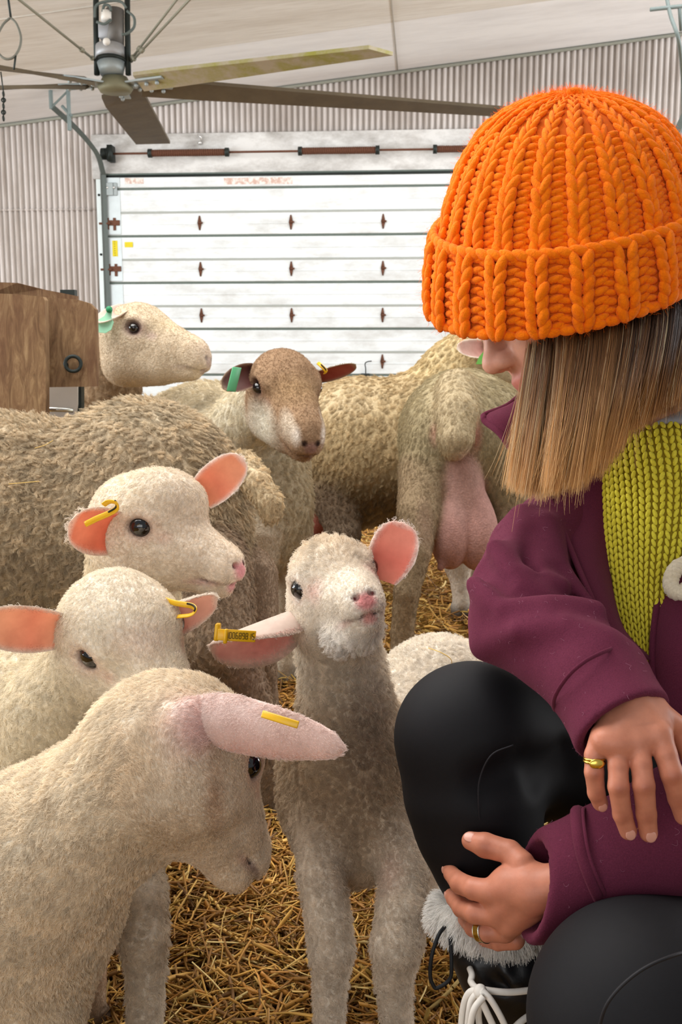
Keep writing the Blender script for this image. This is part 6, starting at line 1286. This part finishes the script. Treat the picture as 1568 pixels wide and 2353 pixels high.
def legs_build(r):
    S = Sculpt(); kw = dict(col=hexc('131216'), fur=0)
    S.E(1085, 1690, 1.0, 168, 158, 140, k=.02, **kw)
    S.chain([(1074, 1700, 1.0, 156), (1088, 1820, 1.0, 158), (1100, 1895, 1.0, 146), (1114, 1965, 1.0, 125), (1128, 2060, 1.0, 98), (1130, 2160, 1.0, 84)], k=.02, **kw)
    S.chain([(1100, 1690, 1.0, 150), (1260, 1720, 1.08, 150), (1450, 1800, 1.15, 160), (1560, 1900, 1.18, 165)], k=.02, **kw)
    S.chain([(1230, 2000, 1.06, 60), (1180, 1960, 1.04, 80)], k=.03, **kw)
    S.chain([(1115, 1800, .93, 14), (1200, 1760, .945, 18), (1320, 1770, .99, 22)], k=.03, op=-1)
    S.chain([(1300, 1720, .99, 8), (1240, 1800, .96, 9)], k=.02, op=-1)
    # other thigh and knee, closest to the camera
    S.chain([(1478, 2330, .79, 250), (1640, 2300, .88, 255), (1680, 2150, 1.05, 200), (1620, 1980, 1.14, 160)], k=.03, **kw)
    S.chain([(1480, 2360, .79, 235), (1560, 2560, .86, 180), (1620, 2760, .95, 120)], k=.03, **kw)
    S.mesh(.004, kw['col']); lg = meshobj('leggings', S.V, S.F, BLACKLEG, r)
    g = Geo(); g.tube(spline([P(*p) for p in [(1180, 1712, .922), (1130, 1735, .920), (1103, 1790, .927), (1100, 1850, .930), (1108, 1925, .94)]], 8), .0007, 6); g.make('seam', plain('seam_thread', '1c1b20', .7), lg)
    g = Geo(); g.tube(spline([P(*p) for p in [(1372, 2380, .698), (1400, 2300, .690), (1470, 2232, .690), (1560, 2192, .70), (1650, 2175, .74)]], 8), .0012, 6); g.make('seam', plain('seam_thread2', '18171b', .6), lg)
    # boot
    bt = bpy.data.objects.new('snow_boot', None); COL.objects.link(bt); attach(bt, r)
    S = Sculpt(); kw = dict(col=hexc('16161a'), fur=0)
    S.E(1150, 2185, 1.0, 118, 62, 120, k=.02, **kw); S.E(1170, 2235, 1.0, 112, 62, 118, k=.02, **kw); S.E(1225, 2200, 1.03, 90, 80, 100, k=.02, **kw)
    S.chain([(1170, 2280, 1.0, 92), (1170, 2450, 1.0, 98), (1165, 2640, 1.0, 100), (1160, 2740, 1.0, 98)], k=.02, **kw); 
    fb = P(1160, 2760, 1.0); S.cone(fb, fb + np.array([-.13, -.03, -.01]), .042, .036, k=.03, **kw); S.cone(fb + [0, 0, -.0], fb + [.05, .02, -.005], .042, .04, k=.02, **kw)
    for pts in ([(1105, 2180, .955), (1112, 2230, .955), (1140, 2262, .955)], [(1128, 2190, .953), (1135, 2240, .953), (1165, 2270, .957)], [(1190, 2180, .95), (1188, 2230, .95)]): S.chain([(*p, 5) for p in pts], k=.012, op=-1)
    S.mesh(.0032, kw['col']); meshobj('shaft', S.V, S.F, NYLON, bt)
    g = Geo(); s0 = fb + np.array([-.05, -.005, -.045]); 
    g.ball(s0, (.135, .06, .018), None, 24, 8); g.make('sole', plain('sole_rubber', '18181a', .7), bt)
    # fur trim round the boot top
    rn = np.random.default_rng(6); cnt = 15000; th = rn.uniform(0, 2 * PI, cnt); c0 = P(1122, 2106, 1.0); up = unit(UV * .95 + RV * .12); e1 = unit(np.cross(up, FV)); e2 = np.cross(up, e1)
    out = np.cos(th)[:, None] * e1 + np.sin(th)[:, None] * e2; ph = rn.uniform(-.5, 1, cnt); X = c0 + out * (.040 + .011 * np.cos(ph * 1.5))[:, None] + up * (ph * .013)[:, None]
    d = unit(out * .75 - up * (.75 - ph * .7)[:, None] + rn.normal(size=(cnt, 3)) * .22 + vnoise(X, 55, 4) * .38); L = rn.uniform(.007, .0155, cnt); t = np.linspace(0, 1, 5)
    pts = X[:, None] + d[:, None] * (L[:, None] * t)[..., None] - up * (L[:, None] * t ** 2 * .35)[..., None]
    tag(strands('fur_trim', None, pts, .00016, np.clip(np.tile(hexc('f2efea'), (cnt, 1)) * rn.uniform(.85, 1.05, (cnt, 1)), 0, 1), strand_mat('trim_fibre', .8, .15, .35, .15), bt), kind='stuff')
    g = Geo(); m = 40; t = np.linspace(0, 2 * PI, m, endpoint=False); g.tube(c0 + (np.cos(t)[:, None] * e1 + np.sin(t)[:, None] * e2) * .041, .0125, 10, closed=True); g.make('trim_core', plain('trim_pile', 'c9c5be', .95), bt)
    def cord(name, pts, rad, m): g = Geo(); g.tube(spline([P(*p) for p in pts], 10), rad, 10); return g.make(name, m, bt)
    cord('pull_cord', [(1022, 2130, .965), (1008, 2150, .955), (993, 2195, .95), (989, 2240, .95), (996, 2264, .95), (1006, 2270, .95), (1034, 2250, .95), (1038, 2215, .95), (1036, 2165, .955), (1034, 2140, .965)], .0018, BLK)
    for pts in ([(1082, 2255, .945), (1092, 2268, .935), (1110, 2274, .93), (1170, 2280, .93), (1236, 2273, .94), (1300, 2262, .97)], [(1112, 2276, .928), (1080, 2280, .93), (1064, 2320, .935), (1058, 2400, .94)], [(1110, 2272, .926), (1086, 2295, .925), (1078, 2330, .925), (1072, 2400, .93)],
                [(1098, 2280, .924), (1112, 2310, .92), (1140, 2370, .92)], [(1106, 2274, .922), (1130, 2300, .918), (1160, 2355, .918), (1175, 2410, .925)], [(1112, 2290, .915), (1090, 2320, .912), (1080, 2370, .915), (1078, 2420, .92)], [(1110, 2278, .92), (1100, 2330, .93), (1110, 2400, .93)],
                [(1160, 2390, .93), (1195, 2350, .935), (1235, 2325, .95), (1290, 2310, .97)], [(1082, 2255, .945), (1085, 2240, .95), (1080, 2225, .958)]): cord('lace', pts, .0030, LACE)
    g = Geo(); g.ball(P(1104, 2280, .925), (.0062, .006, .0075)); g.make('lace_knot', LACE, bt)
if DBG is None or 'person' in DBG: person()
